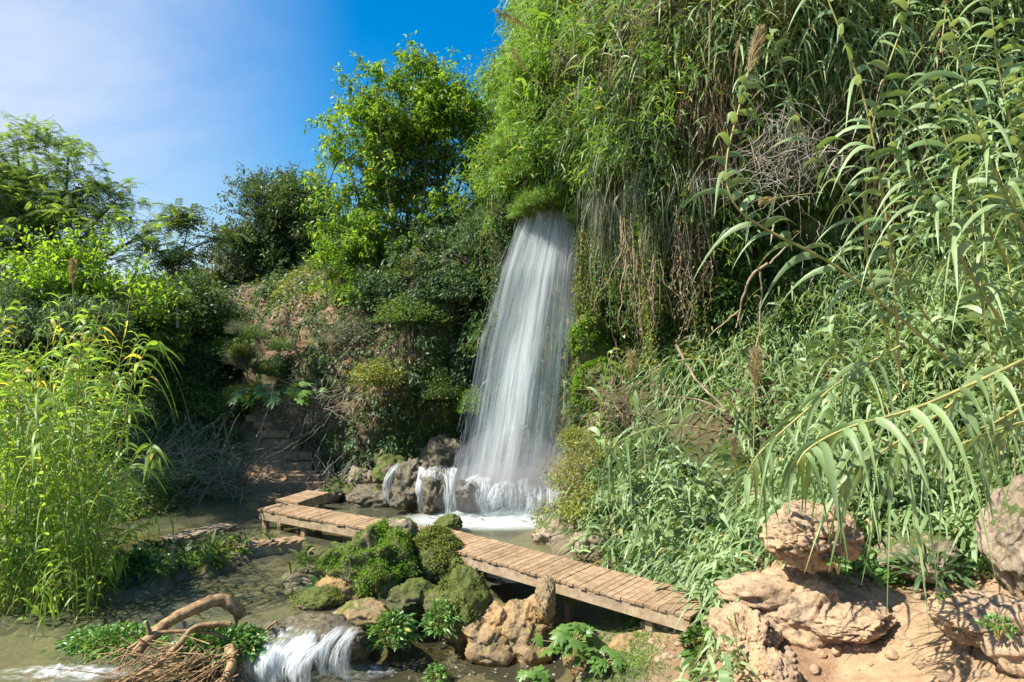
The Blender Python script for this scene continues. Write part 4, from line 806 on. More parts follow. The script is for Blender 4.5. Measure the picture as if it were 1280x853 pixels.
def twigs(name, label, c, rad, n, r=.006, mat='twig', L=.8, zb=.2, curl=.6):
    t = MB(); c = np.array(c)
    for k in range(n):
        p = rng.normal(size=3)*np.array(rad)*.55; d = rdir(1, zb)[0]; e = rdir(1)[0]; l_ = L*U(.5, 1.2); a = np.linspace(0, 1, 7)[:, None]
        tube(t, p+d*l_*a+e*curl*l_*a*a*.6+rng.normal(size=(7, 3))*.015, np.linspace(r, r*.3, 7), 3)
    o = t.build(name, M[mat]); o.location = c; return tag(o, label, 'twigs', kind='stuff')
twigs('twig_tangle', 'tangle of bare grey twigs in the dark hollow of the upper cliff', P(1000, 205, 11.0), (.75, .3, .55), 130, .009)
twigs('twig_tangle', 'hanging bare twigs below the dark hollow of the cliff', P(975, 160, 11.2), (.35, .3, .7), 50, .008, zb=-.8)
twigs('twig_tangle', 'ball of dry brown twigs right of the waterfall foot', P(775, 505, 11.9), (.4, .3, .35), 160, .006, 'root')
twigs('twig_tangle', 'bare grey bush branches on the shaded slope beside the log steps', P(285, 600, 16.0), (.8, .5, .55), 170, .010, L=1.0)
twigs('twig_tangle', 'bare grey branches in the thicket above the rounded bush', P(225, 585, 15.6), (.9, .5, .7), 150, .010, L=1.3)
twigs('twig_tangle', 'pale bare branches of the fig over the log steps', P(392, 515, 17.2), (.6, .35, .4), 90, .011, L=.9)
twigs('twig_tangle', 'pale dry twigs lying by the pool left of the wet boulders', P(425, 600, 15.9), (.7, .3, .2), 80, .010, L=.6)
# ---------------------------------------------------------------- shrubs
_sc = {}
def shrub_mesh(kind, var):
    key = (kind, var)
    if key not in _sc:
        mat, n, ls_, wr, flat = SH[kind]; mb = MB(); nc_ = 60
        c = rdir(nc_, .25)*(U(.3, 1, (nc_, 1))**.5)*np.array([.82, .82, .72]); c[:, 2] = np.abs(c[:, 2]+.15)
        k = rng.integers(0, nc_, n); p = c[k]+rng.normal(size=(n, 3))*np.array([.15, .15, .11]); p[:, 2] = np.maximum(p[:, 2], 0)
        d = unit(unit(p)*.6+rdir(n, .1)); L = ls_*U(.6, 1.3, n); blades(mb, p, d, perp(d, .5), L, L*wr, .3, 2, (.4, 1, .1))
        a = mb.mesh('foliage', M[mat]); mb = MB()
        for j in range(22):
            e = c[j]*.95; tube(mb, spline([[0, 0, -.1], e*.5+rng.normal(size=3)*.06, e], 8), np.linspace(.022, .005, 8), 4)
        _sc[key] = (a, mb.mesh('stems', M['bark']))
    return _sc[key]
SH = {'dark': ('shrub_dark', 4200, .085, .42, 0), 'mid': ('shrub_mid', 4200, .085, .42, 0), 'grey': ('shrub_grey', 4200, .07, .3, 0), 'yellow': ('shrub_yellow', 3600, .09, .5, 0), 'ivy': ('ivy', 3600, .09, .6, 0), 'bright': ('tree_bright', 3200, .12, .5, 0), 'cress': ('cress', 2600, .12, .45, 0), 'lime': ('tree_lime', 2600, .16, .5, 0), 'brush': ('shrub_yellow', 2600, .07, .45, 0)}
def shrub(kind, c, size, label, group=None, name='shrub', cat='shrub'):
    a, b = shrub_mesh(kind, random.randrange(3)); t = thing(name, label, cat, c, U(0, 6.28), group); s = np.array(size)*np.array([1, 1, 1])
    t.scale = Vector(s); link('foliage', a, t); link('stems', b, t); return t
def S(kind, px, py, Y, size, label, group=None, **k):
    p = P(px, py, Y); p[2] -= size[2]*.45; return shrub(kind, p, size, label, group, **k)
# dark thicket on the left slope
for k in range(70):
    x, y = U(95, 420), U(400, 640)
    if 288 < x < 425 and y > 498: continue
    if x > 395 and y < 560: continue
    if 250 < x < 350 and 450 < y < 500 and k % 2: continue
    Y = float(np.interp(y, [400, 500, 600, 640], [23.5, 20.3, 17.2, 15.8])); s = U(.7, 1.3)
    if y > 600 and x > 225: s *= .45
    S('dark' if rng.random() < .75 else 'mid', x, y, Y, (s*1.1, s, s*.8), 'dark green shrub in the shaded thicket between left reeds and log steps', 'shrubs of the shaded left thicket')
for k in range(34):
    x, y = U(215, 400), U(335, 440); Y = float(np.interp(y, [335, 440], [27, 22.5])); s = U(.5, 1.05)
    S(['mid', 'grey', 'bright', 'yellow', 'mid'][k % 5], x, y, Y, (s*1.1, s, s*.85), ['mid green', 'grey green', 'bright green', 'yellowish', 'mid green'][k % 5]+' shrub on the sunny hillside under the dark round tree', ['mid green', 'grey green', 'bright green', 'yellowish', 'mid green'][k % 5]+' shrubs of the sunny hillside')
for k in range(26):
    x = U(-120, 240); S('dark', x, U(365, 430), U(21, 26), (2.0, 1.6, 1.5), 'dark shrub behind the feathery tree at the left horizon', 'shrubs along the left horizon')
S('mid', 165, 632, 14.6, (1.35, 1.1, 1.0), 'large rounded grey green bush overhanging the water by the left reeds')
S('dark', 120, 640, 14.2, (1.2, 1.0, .9), 'dark bush in the gap between left reeds and rounded bush')
S('mid', 210, 655, 14.2, (.7, .6, .45), 'small low bush at the right foot of the rounded bush')
S('yellow', 472, 465, 16.3, (.75, .55, .65), 'yellow green bush growing out of the shaded wall left of the fall')
S('grey', 440, 410, 18, (1.0, .7, .8), 'grey bush on the rock shoulder above the yellow green bush')
S('mid', 520, 385, 17.2, (1.2, .8, .75), 'drooping green bush on the overhang under the bright tree')
S('dark', 570, 350, 17.3, (1.0, .9, 1.0), 'dark bush between the bright tree foot and the waterfall')
S('dark', 600, 290, 17.2, (.7, .7, 1.1), 'dark upright bush at the left lip of the waterfall')
S('dark', 480, 350, 18.2, (1.1, .9, .8), 'dark bush at the left foot of the bright tree')
S('mid', 530, 330, 18.0, (1.1, .9, .8), 'green bush hiding the trunks of the bright tree')
S('mid', 555, 480, 16.7, (.6, .5, .7), 'ferny bush on the shaded wall beside the waterfall')
S('bright', 590, 500, 16.5, (.4, .4, .6), 'green fern clump in the dark cleft beside the waterfall')
# brush beyond the boardwalk, right of the fall
for k, (x, y, Y, s, kd, lb) in enumerate([(715, 590, 13.2, .75, 'brush', 'yellow leaved brush against the right edge of the falling water'), (745, 560, 13, .7, 'brush', 'thin yellowish bush with bare twigs below the mossy wall'), (700, 640, 12.8, .65, 'brush', 'twiggy bush overhanging the pool right of the white foam'), (735, 630, 12.2, .7, 'yellow', 'yellowish bush above the pointed grey rock'), (690, 660, 12.6, .35, 'mid', 'small green bush at the pool edge left of the pointed rock'), (770, 640, 11.8, .6, 'mid', 'leafy green bush above the angular grey brown rock'), (770, 590, 12.6, .7, 'ivy', 'bramble bush in the middle of the slope right of the fall'), (800, 690, 11, .45, 'mid', 'low weeds bush beside the boardwalk beyond its middle'), (840, 690, 10.6, .5, 'bluegreen' if False else 'mid', 'green bush at the foot of the reeds by the flat grey stone'), (720, 545, 13.6, .45, 'yellow', 'tiny bright yellow bush sticking into the waterfall edge')]):
    S(kd, x, y, Y, (s, s*.8, s*.95), lb)
twigs('twig_tangle', 'thin brown twigs of the brush beside the waterfall foot', P(720, 600, 12.9), (.6, .4, .6), 150, .005, 'root', .7)
for k in range(22):
    p = P(U(1110, 1260), U(600, 700), U(8.2, 9.2)); p[2] = onground(p[0], p[1])-.05; s = U(.25, .42)
    shrub('cress', p, (s, s, s*.7), 'bright nettle like plant on the shaded bank behind the path', 'nettle like plants behind the path', 'weed', 'weed')
# ---------------------------------------------------------------- trees
def tree(label, base, trunks, crown, npri, nsec, nleaf, lsz, mat, bark='bark', r0=.12, spread=.32, wr=.4, pinn=0, group=None, zb=-.15, flat=1.0, droop=.35, name='tree', inner=.4):
    base = np.array(base); t = thing(name, label, 'tree', base, group=group); mb = MB(); lb = MB(); tr = []
    for q in trunks: c = spline(q, 24); tube(mb, c, np.linspace(r0, r0*.22, 24), 7); tr.append(c)
    vol = np.array([a[1][0]*a[1][1]*a[1][2] for a in crown]); vol = vol/vol.sum(); P_ = []
    for k in range(npri):
        c, r = crown[rng.choice(len(crown), p=vol)]; tg = np.array(c)+rdir(1)[0]*np.array(r)*U(inner, 1)**.5
        T = tr[rng.integers(len(tr))]; ok = np.where(T[:, 2] < tg[2]-.15*np.linalg.norm(tg[:2]-T[:, :2].mean(0)))[0]; ok = ok[ok > 5] if len(ok[ok > 5]) else np.array([6])
        i = ok[np.argmin(np.linalg.norm(T[ok]-tg, axis=1)*1.0+U(0, .8, len(ok)))]; st = T[i]; mid = (st+tg)/2+np.array([0, 0, .08*np.linalg.norm(tg-st)])
        c2 = spline([st, mid, tg], 12); rr = r0*.3*(1-i/30); tube(mb, c2, np.linspace(rr, .008, 12), 5); P_.append(c2)
    tips = []
    for c2 in P_:
        for j in range(nsec):
            s = rng.integers(4, 12); st = c2[s]; e = st+(rdir(1, .15)[0]*np.array([1, 1, flat])+unit((c2[-1]-c2[0])[None])[0]*.5)*spread*U(.7, 2.2); c3 = spline([st, (st+e)/2+rng.normal(size=3)*.05, e], 5); tube(mb, c3, [.01, .008, .006, .005, .003], 3); tips.append((st, e))
    tips = np.array(tips)
    k = rng.integers(0, len(tips), nleaf); s = U(.25, 1.1, (nleaf, 1)); p = tips[k, 0]*(1-s)+tips[k, 1]*s+rng.normal(size=(nleaf, 3))*spread*.22*np.array([1, 1, flat])
    if pinn:
        d = rdir(nleaf, zb, .5); L = lsz*pinn*U(.7, 1.2, nleaf); side = unit(np.cross(d, [0, 0, 1.])+rng.normal(size=(nleaf, 3))*.15); m = 7
        for j in range(m):
            f = (j+.8)/m; bb = p+d*(L*f)[:, None]; bb[:, 2] -= .25*L*f*f
            for sg in (-1, 1): dd = unit(side*sg+d*.35+np.array([0, 0, -.2])); blades(lb, bb, dd, unit(d+rng.normal(size=d.shape)*.1), lsz*(1-.4*abs(f-.5))*np.ones(nleaf), lsz*wr, .2, 2, (.5, 1, .08))
        blades(mb, p, d, side, L, .006, .25, 2, (1, 1, .5))
    else:
        d = unit(rdir(nleaf, zb)*np.array([1, 1, .8])); L = lsz*U(.6, 1.3, nleaf); blades(lb, p, d, perp(d, .6), L, L*wr, droop, 2, (.35, 1, .1))
    mb.build('trunk', M[bark], t); lb.build('crown', M[mat], t); return t
def rel(base, L): return [tuple(np.array(q)-base) for q in L]
# bright multi stemmed tree beside the fall
b = P(515, 390, 19.5); b[2] -= .6
tr_l = [rel(b, [P(515+dx*.3, 400, 19.5), P(515+dx*.6, 300, 19.5+dy), P(515+dx, 200, 19.5+dy), P(512+dx*1.2, ty, 19.5+dy)]) for dx, dy, ty in [(-62, .3, 150), (-35, -.6, 110), (-8, .5, 95), (18, -.3, 100), (42, .4, 120), (68, -.2, 150), (-85, .2, 230)]]
cr = lambda L: [(np.array(P(x, y, Y))-b, (rx, ry, rz)) for x, y, Y, rx, ry, rz in L]
tree('tall bright green tree with many slim stems standing left of the waterfall brow', b, tr_l, cr([(512, 128, 19.5, 1.8, 1.5, 1.25), (452, 170, 19.5, 1.2, 1.2, 1.4), (578, 165, 19.5, 1.1, 1.2, 1.3), (430, 275, 19.2, 1.15, 1.2, 1.7), (596, 250, 19.6, .9, 1.0, 1.5), (515, 270, 19.9, 1.6, 1.0, 1.2), (440, 335, 19, 1.1, 1.0, 1.0), (560, 335, 19.3, 1.4, 1, 1.0), (500, 340, 19, 1.4, 1, .9)]), 190, 9, 62000, .135, 'tree_bright', 'bark', .075, .36, .42, inner=.45)
b = P(345, 365, 27); b[2] -= .8
tree('dark dense round headed tree on the hill left of the bright one', b, [rel(b, [P(345, 370, 27), P(342, 330, 27), P(335, 290, 27), P(330, 250, 27)]), rel(b, [P(350, 370, 27), P(365, 320, 27), P(378, 270, 27)])], cr([(332, 258, 27, 1.7, 1.5, 1.4), (378, 258, 27, 1.6, 1.5, 1.4), (325, 310, 27, 1.7, 1.5, 1.3), (390, 310, 27, 1.4, 1.5, 1.3), (355, 290, 27, 1.6, 1.6, 1.4)]), 130, 9, 42000, .13, 'tree_oak', 'bark', .14, .42, .45)
b = P(285, 375, 27); b[2] -= .3
tree('pale grey green small tree at the left shoulder of the dark tree', b, [rel(b, [P(290, 378, 27), P(285, 350, 27), P(282, 325, 27)])], cr([(275, 335, 27, 1.1, 1, .9), (300, 345, 26.6, 1.1, 1, .9), (262, 352, 27, .7, .8, .6)]), 40, 7, 8000, .15, 'shrub_grey', 'bark', .06, .35, .4)
b = P(10, 420, 17); b[2] -= .6
tree('feathery spreading tree with open branches at the left picture edge', b, [rel(b, [P(10, 430, 17), P(20, 350, 17), P(30, 270, 17), P(20, 180, 17)]), rel(b, [P(15, 430, 17), P(60, 360, 16.8), P(110, 290, 16.6), P(150, 245, 16.5)]), rel(b, [P(5, 430, 17), P(50, 330, 17), P(80, 250, 17), P(85, 195, 17)]), rel(b, [P(0, 430, 17), P(-40, 330, 17), P(-60, 230, 17)]), rel(b, [P(30, 420, 17), P(100, 350, 16.5), P(150, 310, 16.3), P(200, 285, 16.2)])],
     cr([(-30, 200, 17, 1.4, 1.5, .9), (30, 240, 17, 1.6, 1.5, .8), (15, 175, 17, 1.3, 1.5, .6), (80, 200, 17, 1.1, 1.4, .55), (110, 250, 16.6, 1.3, 1.3, .65), (165, 245, 16.5, .9, 1.2, .45), (60, 280, 17, 1.6, 1.4, .9), (-60, 230, 17, 1.6, 1.5, 1.3), (150, 300, 16.4, 1.2, 1.2, .6), (0, 330, 17, 1.7, 1.2, .8)]), 130, 7, 4300, .095, 'tree_feather', 'bark', .075, .36, .33, pinn=3.6, flat=.35, inner=.3)
b = P(110, 440, 15); b[2] -= .4
tree('lime green backlit young tree below the feathery tree', b, [rel(b, [P(90, 440, 15), P(95, 390, 15), P(105, 350, 15), P(120, 325, 15)]), rel(b, [P(95, 440, 15), P(140, 380, 15), P(190, 345, 15)])], cr([(95, 350, 15, 1.1, .9, .7), (150, 350, 15, 1.1, .9, .6), (60, 335, 15, .9, .8, .6), (185, 375, 15, .6, .7, .45), (110, 310, 15, .6, .6, .4)]), 46, 6, 5200, .11, 'tree_lime', 'bark', .06, .4, .45, flat=.7)
b = P(222, 400, 17.5); b[2] -= .4
tree('slender sapling with palm like leaf rosettes against the sky', b, [rel(b, [P(222, 410, 17.5), P(222, 350, 17.5), P(232, 300, 17.5), P(235, 268, 17.5)]), rel(b, [P(222, 360, 17.5), P(212, 320, 17.5), P(205, 295, 17.5)])], cr([(235, 275, 17.5, .45, .4, .3), (262, 295, 17.5, .35, .4, .25), (212, 292, 17.5, .45, .4, .3), (232, 320, 17.5, .45, .4, .3), (200, 330, 17.5, .4, .4, .3)]), 20, 3, 330, .12, 'shrub_mid', 'palebark', .035, .2, .3, pinn=3.8, flat=.5)
for (x, y, Y, s, lb) in [(-150, 370, 22, 2.6, 'dark broad tree outside the left edge behind the reeds'), (30, 385, 21, 1.7, 'dark leafy tree behind the left reed clump'), (165, 400, 20, 1.1, 'dark leafy tree between lime tree and sapling')]:
    b = P(x, y, Y); b[2] -= 2.2*s*.8; tree(lb, b, [[(0, 0, 0), (.1, 0, s), (0, .1, 2.2*s)]], [((0, 0, 2.0*s), (s*1.2, s, s*.7)), ((s*.5, 0, 1.4*s), (s, s, s*.6))], 40, 8, 9000, .17, 'tree_oak' if x != 165 else 'shrub_mid', 'bark', .1, .38*s**.5, .5)

for k in range(12): S('mid' if k % 3 == 0 else 'dark', U(-60, 130), U(365, 410), U(13, 16), (.9, .8, .8), 'leafy bush between the left reeds and the feathery tree', 'bushes behind the left reeds')

SH['bamboo'] = ('canopy', 5200, .13, .2, 0)
for k, (x, y, Y, s) in enumerate([(625, 275, 16.6, .6), (632, 225, 16.6, .7), (640, 175, 16.4, .75), (650, 125, 16.2, .75), (668, 75, 16, .8), (690, 20, 16, .85), (660, 200, 15.9, .7), (655, 250, 16.0, .5)]):
    S('bamboo', x, y, Y, (s*.8, s, s*1.3), 'bright bamboo like tuft on the left edge of the cliff brow against the sky', 'bamboo like tufts along the cliff brow')

q, m_ = on_cliff(700, lambda x, y, p: blob(x, y, 690, 200, 50, 60)*np.where(y < 245, 1, 0)); q, m_ = sprays(q+m_*U(0, .3, (700, 1)), m_, 44, .24); stuffblades('hanging_foliage', 'fringe of green leaves overhanging the lip of the waterfall', 'canopy', q, m_, .17, .17, .5, -.3, .45, 3, LP, spread=.9)

q, m_ = on_cliff(2000, lambda x, y, p: (blob(x, y, 800, 230, 45, 75)+blob(x, y, 760, 280, 25, 60)*.7+blob(x, y, 870, 230, 22, 70)*.6)*np.where(x < 738, 0, 1))
stuffblades('hanging_stems', 'pale grey green stems hanging in the curtain right of the fall', 'shrub_grey', q+m_*U(.3, .95, (len(q), 1)), m_, .34, .03, 1.3, -.6, .2, 4, (.5, 1, .8, .5, .04), spread=.5)
for k in range(16):
    S(['mid', 'grey', 'dark', 'yellow'][k % 4], U(292, 352), U(405, 500), 19.4, (.5, .4, .42), ['mid green', 'grey green', 'dark green', 'yellowish'][k % 4]+' small shrub on the earth wall above the log steps', ['mid green', 'grey green', 'dark green', 'yellowish'][k % 4]+' small shrubs of the earth wall above the steps')

for k, (x, y, Y, s) in enumerate([(665, 248, 15.35, .38), (688, 240, 15.3, .42), (712, 246, 15.3, .4), (650, 262, 15.6, .34), (730, 262, 15.2, .38)]):
    S('bamboo', x, y, Y, (s, s, s*1.15), 'small drooping green tuft hanging right over the waterfall lip', 'tufts hanging over the waterfall lip')
# ---------------------------------------------------------------- ground cover
def on_ground(n, cx, cy, sx, sy, z0, it=6, box=None):
    px = cx+rng.normal(size=n)*sx; py = cy+rng.normal(size=n)*sy; py = np.maximum(py, 440)
    z = np.full(n, z0)
    for _ in range(it):
        Y = (CZ-z)*F/(py-426.5); X = (px-640)/F*Y; z = .5*z+.5*gz(np.c_[X, Y])
    return np.c_[X, Y, z]
def ground_cover(name, label, mat, specs, L, wr, droop, segs=3, zmin=-9, prof=(.6, 1, .7, .05), lift=0, cat='grass', up=1.2):
    pts = np.concatenate([on_ground(*s) for s in specs]); pts = pts[(pts[:, 2] > zmin)]; n = len(pts)
    pts[:, 2] = gzn(pts)[:]; fx, fy = proj(pts); keep = ~((fx > 925) & (fy > (702 if 'weeds' not in name and 'litter' not in name else 735))); 
    if 'islet' in label: keep &= (fy > 684) & (fy < 724) & (pts[:, 2] > .66)
    keep &= ~((pts[:, 2] < .66) & (zmin > .5)); keep &= ~((fx > 300) & (fx < 410) & (fy > 500) & (fy < 622)); pts = pts[keep]; n = len(pts); pts[:, 2] += U(-.02, lift+.001, n)
    d = unit(rdir(n)+np.array([0, 0, up])); Ln = L*U(.5, 1.3, n); mb = MB(); blades(mb, pts, d, perp(d, .3), Ln, Ln*wr, droop, segs, prof)
    o = mb.build(name, M[mat]); tag(o, label, cat, kind='stuff'); return o
ground_cover('grass', 'tufts of long grass on the islet and hummock in the calm water', 'grass', [(7000, 222, 706, 24, 6, .8), (2600, 372, 692, 13, 5, .8), (2600, 330, 685, 30, 4, .75)], .20, .06, .7, zmin=.6)
ground_cover('weeds', 'leafy weeds on the left part of the islet', 'cress', [(2600, 150, 716, 20, 8, .75), (500, 120, 722, 15, 6, .7)], .12, .45, .4, 2, .6, (.5, 1, .1), .15)
ground_cover('grass', 'fresh grass along the bank below the boardwalk end', 'grass', [(2600, 790, 800, 25, 25, .5), (1400, 770, 835, 25, 12, .3), (800, 905, 752, 8, 10, 1.1), (900, 700, 850, 30, 8, .2)], .17, .05, .7, zmin=.05)
ground_cover('grass', 'grass and reed shoots carpeting the steep right bank', 'cane', [(6000, 900, 640, 60, 40, 1.4), (9000, 1050, 560, 90, 45, 2.5), (9000, 1200, 500, 70, 50, 3), (5000, 830, 640, 50, 45, 1.3), (4000, 1180, 590, 70, 30, 2.2)],   .46, .10, .95, 4, prof=(.5, 1, .85, .5, .04), lift=.45, up=.7)
ground_cover('grass', 'fine bright grass between the reeds of the right bank', 'grass', [(5000, 880, 660, 45, 25, 1.2), (4000, 1000, 520, 90, 40, 2.8)], .3, .04, .9, zmin=.65)
ground_cover('bluish_grass', 'bluish green grass patch left of the pitted boulder', 'bluegreen', [(4200, 905, 690, 26, 16, 1.1)], .28, .06, .8, zmin=.65, lift=.1)
ground_cover('weeds', 'low leafy weeds in the shade behind the sandy path', 'cress', [(5200, 1190, 665, 50, 25, 1.8), (1200, 1130, 715, 40, 8, 1.6), (700, 1050, 705, 12, 6, 1.8)], .09, .6, .3, 2, prof=(.6, 1, .15), lift=.1, zmin=1.3)
ground_cover('leaf_litter', 'fallen dry leaves on the bank and the shaded slope', 'dry', [(1500, 1150, 720, 60, 12, 1.5), (1600, 330, 560, 50, 40, 2), (300, 100, 700, 60, 20, .7)], .10, .35, .2, 2, prof=(.5, 1, .1), up=.1)
ground_cover('ground_ivy', 'dark low creepers matting the shaded left slope', 'shrub_dark', [(15000, 200, 540, 80, 40, 1.5), (3000, 290, 600, 30, 14, .9), (5000, 420, 600, 30, 12, .9)], .13, .5, .3, 2, prof=(.5, 1, .1), lift=.25, zmin=.66)
ground_cover('hillside_grass', 'pale scrubby grass on the far left hillside', 'shrub_mid', [(9000, 300, 445, 70, 10, 5), (6000, 200, 470, 90, 12, 4), (5000, 300, 480, 50, 10, 4)], .32, .12, .4, 2, 1.6, prof=(.5, 1, .1), lift=.2)
# ---------------------------------------------------------------- leafy clumps and small plants
def clump(label, c, rad, n, L, wr, mat, cat='plant', name='leafy_plant', stems=24):
    t = thing(name, label, cat, c); mb = MB(); u = rdir(n, .35); u[:, 2] = np.abs(u[:, 2]); rr = U(.35, 1, n)**.4*(1+.18*fbm(u*3+n, 2)); p = u*np.array(rad)*rr[:, None]
    d = unit(u*1.0+rdir(n)*.7+np.array([0, 0, .15])); l = L*U(.6, 1.3, n); blades(mb, p, d, perp(d, .5), l, l*wr, .4, 3, (.4, 1, .75, .08), .12); mb.build('leaves', M[mat], t)
    mb = MB()
    for k in range(stems): e = p[k]*.9; tube(mb, [[0, 0, -.1], e*.5, e], [.006, .004, .003], 4)
    mb.build('stems', M['caneculm'], t); return t
clump('round cushion of broad light green leaves in the lower stream', P(487, 800, 8.9), (.34, .3, .36), 900, .095, .34, 'cress')
clump('smaller leafy green cushion right of the round one', P(551, 785, 9.2), (.25, .25, .36), 620, .085, .34, 'cress')
clump('watercress patch on the wet stones at the lower left', W(140, 808, .55), (.62, .42, .2), 1900, .075, .5, 'cress')
clump('watercress patch under the arching driftwood branch', W(278, 812, .55), (.55, .36, .26), 1700, .075, .5, 'cress')
clump('green weed clump hanging beside the rock spire', P(714, 748, 9.7), (.2, .2, .22), 260, .09, .4, 'cress')
clump('leafy weeds under the near end of the boardwalk', P(812, 775, 8.8), (.25, .25, .2), 320, .09, .4, 'ivy')
clump('yellow green fern like plant on the bank below the boardwalk end', P(912, 812, 7.4), (.14, .16, .3), 500, .06, .4, 'tree_lime')
clump('dark leafy plant trailing down the bank beside the fern like one', P(875, 812, 7.6), (.2, .18, .25), 380, .075, .5, 'ivy')
clump('broad leafed plant at the lower bank in front of the crag', P(900, 850, 7.2), (.25, .2, .2), 320, .085, .5, 'cress')
clump('grass like tuft on the concrete landing of the boardwalk', P(905, 762, 7.7), (.1, .1, .14), 260, .07, .2, 'grass')
clump('little plant rooted in the craggy rock at the lower right', P(1248, 785, 5.5), (.12, .1, .09), 130, .05, .5, 'cress')
clump('tiny plant on the edge of the small upright tan rock', P(1183, 752, 6.2), (.07, .07, .08), 80, .045, .5, 'cress')
clump('light green plant at the lower edge near the lower stream foam', P(545, 850, 8.4), (.14, .12, .18), 170, .075, .4, 'cress')
clump('strap leaved dark plant at the back of the sandy path', P(1165, 716, 7.6), (.3, .25, .14), 120, .26, .2, 'shrub_dark')
clump('small light plant between the pitted boulder and its ledge', P(1048, 706, 6.9), (.12, .1, .07), 70, .06, .6, 'cress')
clump('green weeds on the mound left of the mossy boulder', P(412, 735, 9.9), (.3, .25, .22), 380, .08, .35, 'cress')
def lobed(mb, c, d, n_, s):
    # a fig leaf: five fingers from one point
    side = unit(np.cross(d, n_)[None])[0]
    for a, l in ((-1.25, .6), (-.65, .85), (0, 1), (.65, .85), (1.25, .6)):
        dd = unit((d*math.cos(a)+side*math.sin(a))[None])[0]; blades(mb, c, dd[None], unit(np.cross(dd, n_)[None]), s*l, s*.36, .25, 4, (.55, .7, 1, .7, .08), .06)
def figplant(label, c, n, rad, s, up=.5):
    c = np.array(c); t = thing('fig_sapling', label, 'plant', c); mb = MB(); st = MB()
    for k in range(n):
        e = rdir(1, up)[0]*np.array(rad)*U(.5, 1); e[2] = abs(e[2]); tube(st, [[0, 0, -.05], e*.5+np.array([0, 0, .03]), e], [.007, .005, .003], 4)
        d = unit((e*np.array([1, 1, .2])+rng.normal(size=3)*.1)[None])[0]; nn = unit((np.array([0, -.35, 1])+rng.normal(size=3)*.3)[None])[0]; d = unit((d-nn*(d@nn))[None])[0]; lobed(mb, e, d, nn, s*U(.7, 1.2))
    mb.build('leaves', M['fig'], t); st.build('stems', M['caneculm'], t)
figplant('young fig with large lobed leaves below the boardwalk', P(712, 810, 8.3), 26, (.36, .3, .3), .19)
figplant('young fig with lobed leaves right of the larger fig', P(752, 830, 8.1), 16, (.28, .25, .24), .17)
figplant('low fig shoot with lobed leaves at the bottom edge by the stream', P(668, 855, 8.2), 12, (.25, .2, .14), .17)
figplant('fig bush with sparse leaves over the log steps', P(355, 500, 17.2), 60, (1.3, .6, .45), .26)
figplant('small fig shoot under the boardwalk near its end', P(868, 832, 7.5), 10, (.15, .15, .2), .11)
# ---------------------------------------------------------------- driftwood
def drift(label, pts, r, taper=.4, mat='drift', stubs=0, name='driftwood_branch'):
    c = spline([P(*q) for q in pts], 10*len(pts)); o0 = c[0].copy(); c = c-o0; mb = MB(); rr = np.linspace(r, r*taper, len(c))*(1+.12*fbm(c*7+r*99, 3)); c = c+np.stack([fbm(c*5+k*9, 2) for k in range(3)], 1)*r*.35
    tube(mb, c, rr, 12)
    mb.add(c[-1]+np.array([[0, 0, 0], [.001, 0, 0], [0, .001, 0], [0, 0, .001]]), [[0, 1, 2, 3]])
    for k in range(stubs):
        i = rng.integers(5, len(c)-4); d = rdir(1, .3)[0]; tube(mb, c[i]+d[None]*np.linspace(0, r*2.4, 4)[:, None], np.linspace(r*.4, r*.2, 4), 6)
    o = mb.build(name, M[mat]); o.location = o0; return tag(o, label, 'driftwood')
drift('thick golden brown driftwood branch arching down into the water', [(303, 776, 8.4), (297, 762, 8.4), (275, 752, 8.3), (245, 760, 8.1), (215, 778, 7.9), (190, 798, 7.7), (170, 822, 7.5)], .085, .65, stubs=3)
drift('slender driftwood branch curving over the watercress', [(288, 782, 8.0), (262, 781, 7.9), (240, 788, 7.8), (222, 808, 7.6), (195, 832, 7.4), (150, 858, 7.1)], .035, .8)
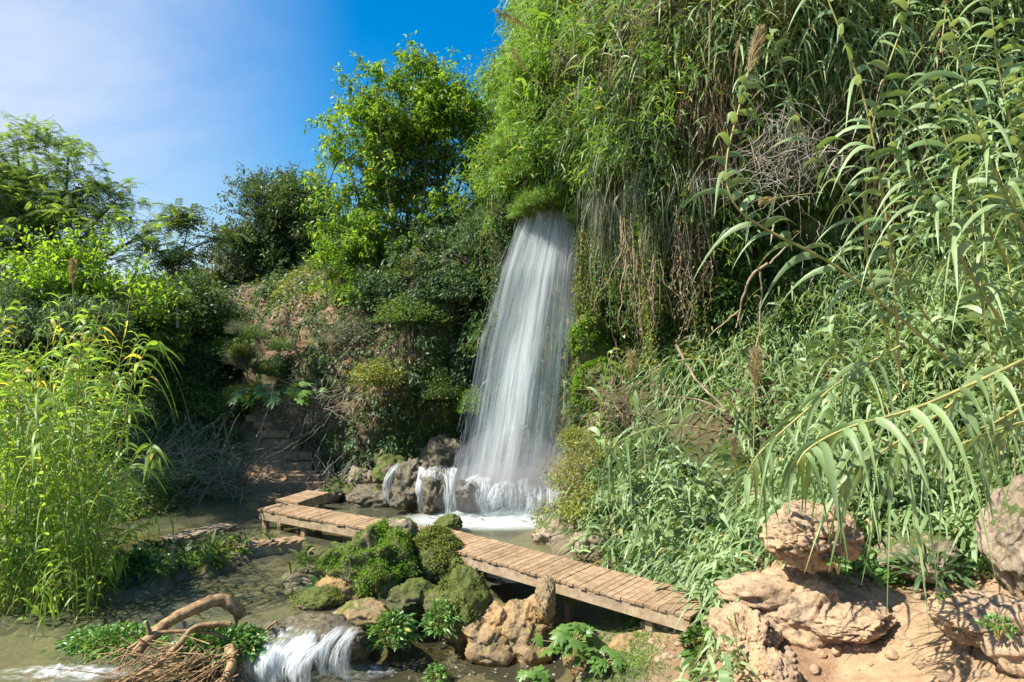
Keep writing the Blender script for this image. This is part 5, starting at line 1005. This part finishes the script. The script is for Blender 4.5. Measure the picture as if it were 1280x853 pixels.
drift('thin driftwood branch crossing under the arching one', [(290, 802, 8.0), (265, 792, 7.9), (225, 790, 7.8), (190, 793, 7.7), (160, 812, 7.6)], .024, .8)
drift('stout broken driftwood stump leaning beside the cascade', [(288, 812, 7.8), (290, 830, 7.6), (280, 855, 7.4)], .06, .9, stubs=2)
drift('grey driftwood branch lying along the bottom edge', [(250, 825, 7.7), (215, 833, 7.6), (180, 848, 7.4), (130, 866, 7.2)], .022, .7)
drift('twisted thin driftwood root beside the watercress patch', [(262, 826, 7.7), (240, 822, 7.6), (215, 840, 7.4), (180, 860, 7.2)], .018, .7)
drift('crooked twig poking from the rapids at the lower left', [(25, 838, 7.6), (45, 850, 7.5), (75, 856, 7.3)], .016, .7)
drift('brown stick on the ledge at the top of the cascade', [(325, 795, 8.5), (340, 780, 8.5), (346, 776, 8.5)], .02, .6)
for k, (a, b, c_, d_) in enumerate([(55, 725, 180, 655), (130, 700, 178, 656), (60, 712, 210, 690), (150, 740, 235, 698)]):
    drift(['long dry cane reaching from the left reeds over the water', 'dry cane propped against the long one', 'dry cane lying on the islet', 'pale fallen cane with leaves on the islet'][k], [(a, b, 10.2), ((a+c_)/2, (b+d_)/2-3, 10.6), (c_, d_, 11)], .013, .5, 'caneculm', name='dry_cane')
mb = MB(); o0 = P(185, 850, 7.2)
for k in range(140):
    a = P(U(150, 300), U(805, 850), U(7.2, 8.0)); d = unit(np.array([-1.0, -.5, -.3])+rng.normal(size=3)*.45); l_ = U(.25, .8); e = rng.normal(size=3)*.12; s = np.linspace(0, 1, 5)[:, None]; tube(mb, a-o0+d*l_*s+e*s*s, np.linspace(U(.004, .011), .002, 5), 4)
o = mb.build('twig_heap', M['drift']); o.location = o0; tag(o, 'heap of thin brown twigs caught under the driftwood', 'twigs', kind='stuff')
ground_cover('dry_grass', 'dry yellow grass blades poking through the driftwood heap', 'dry', [(700, 270, 830, 30, 12, .5)], .3, .035, .9)
print('objects', len(bpy.data.objects), 'polys', sum(len(m.polygons) for m in bpy.data.meshes))
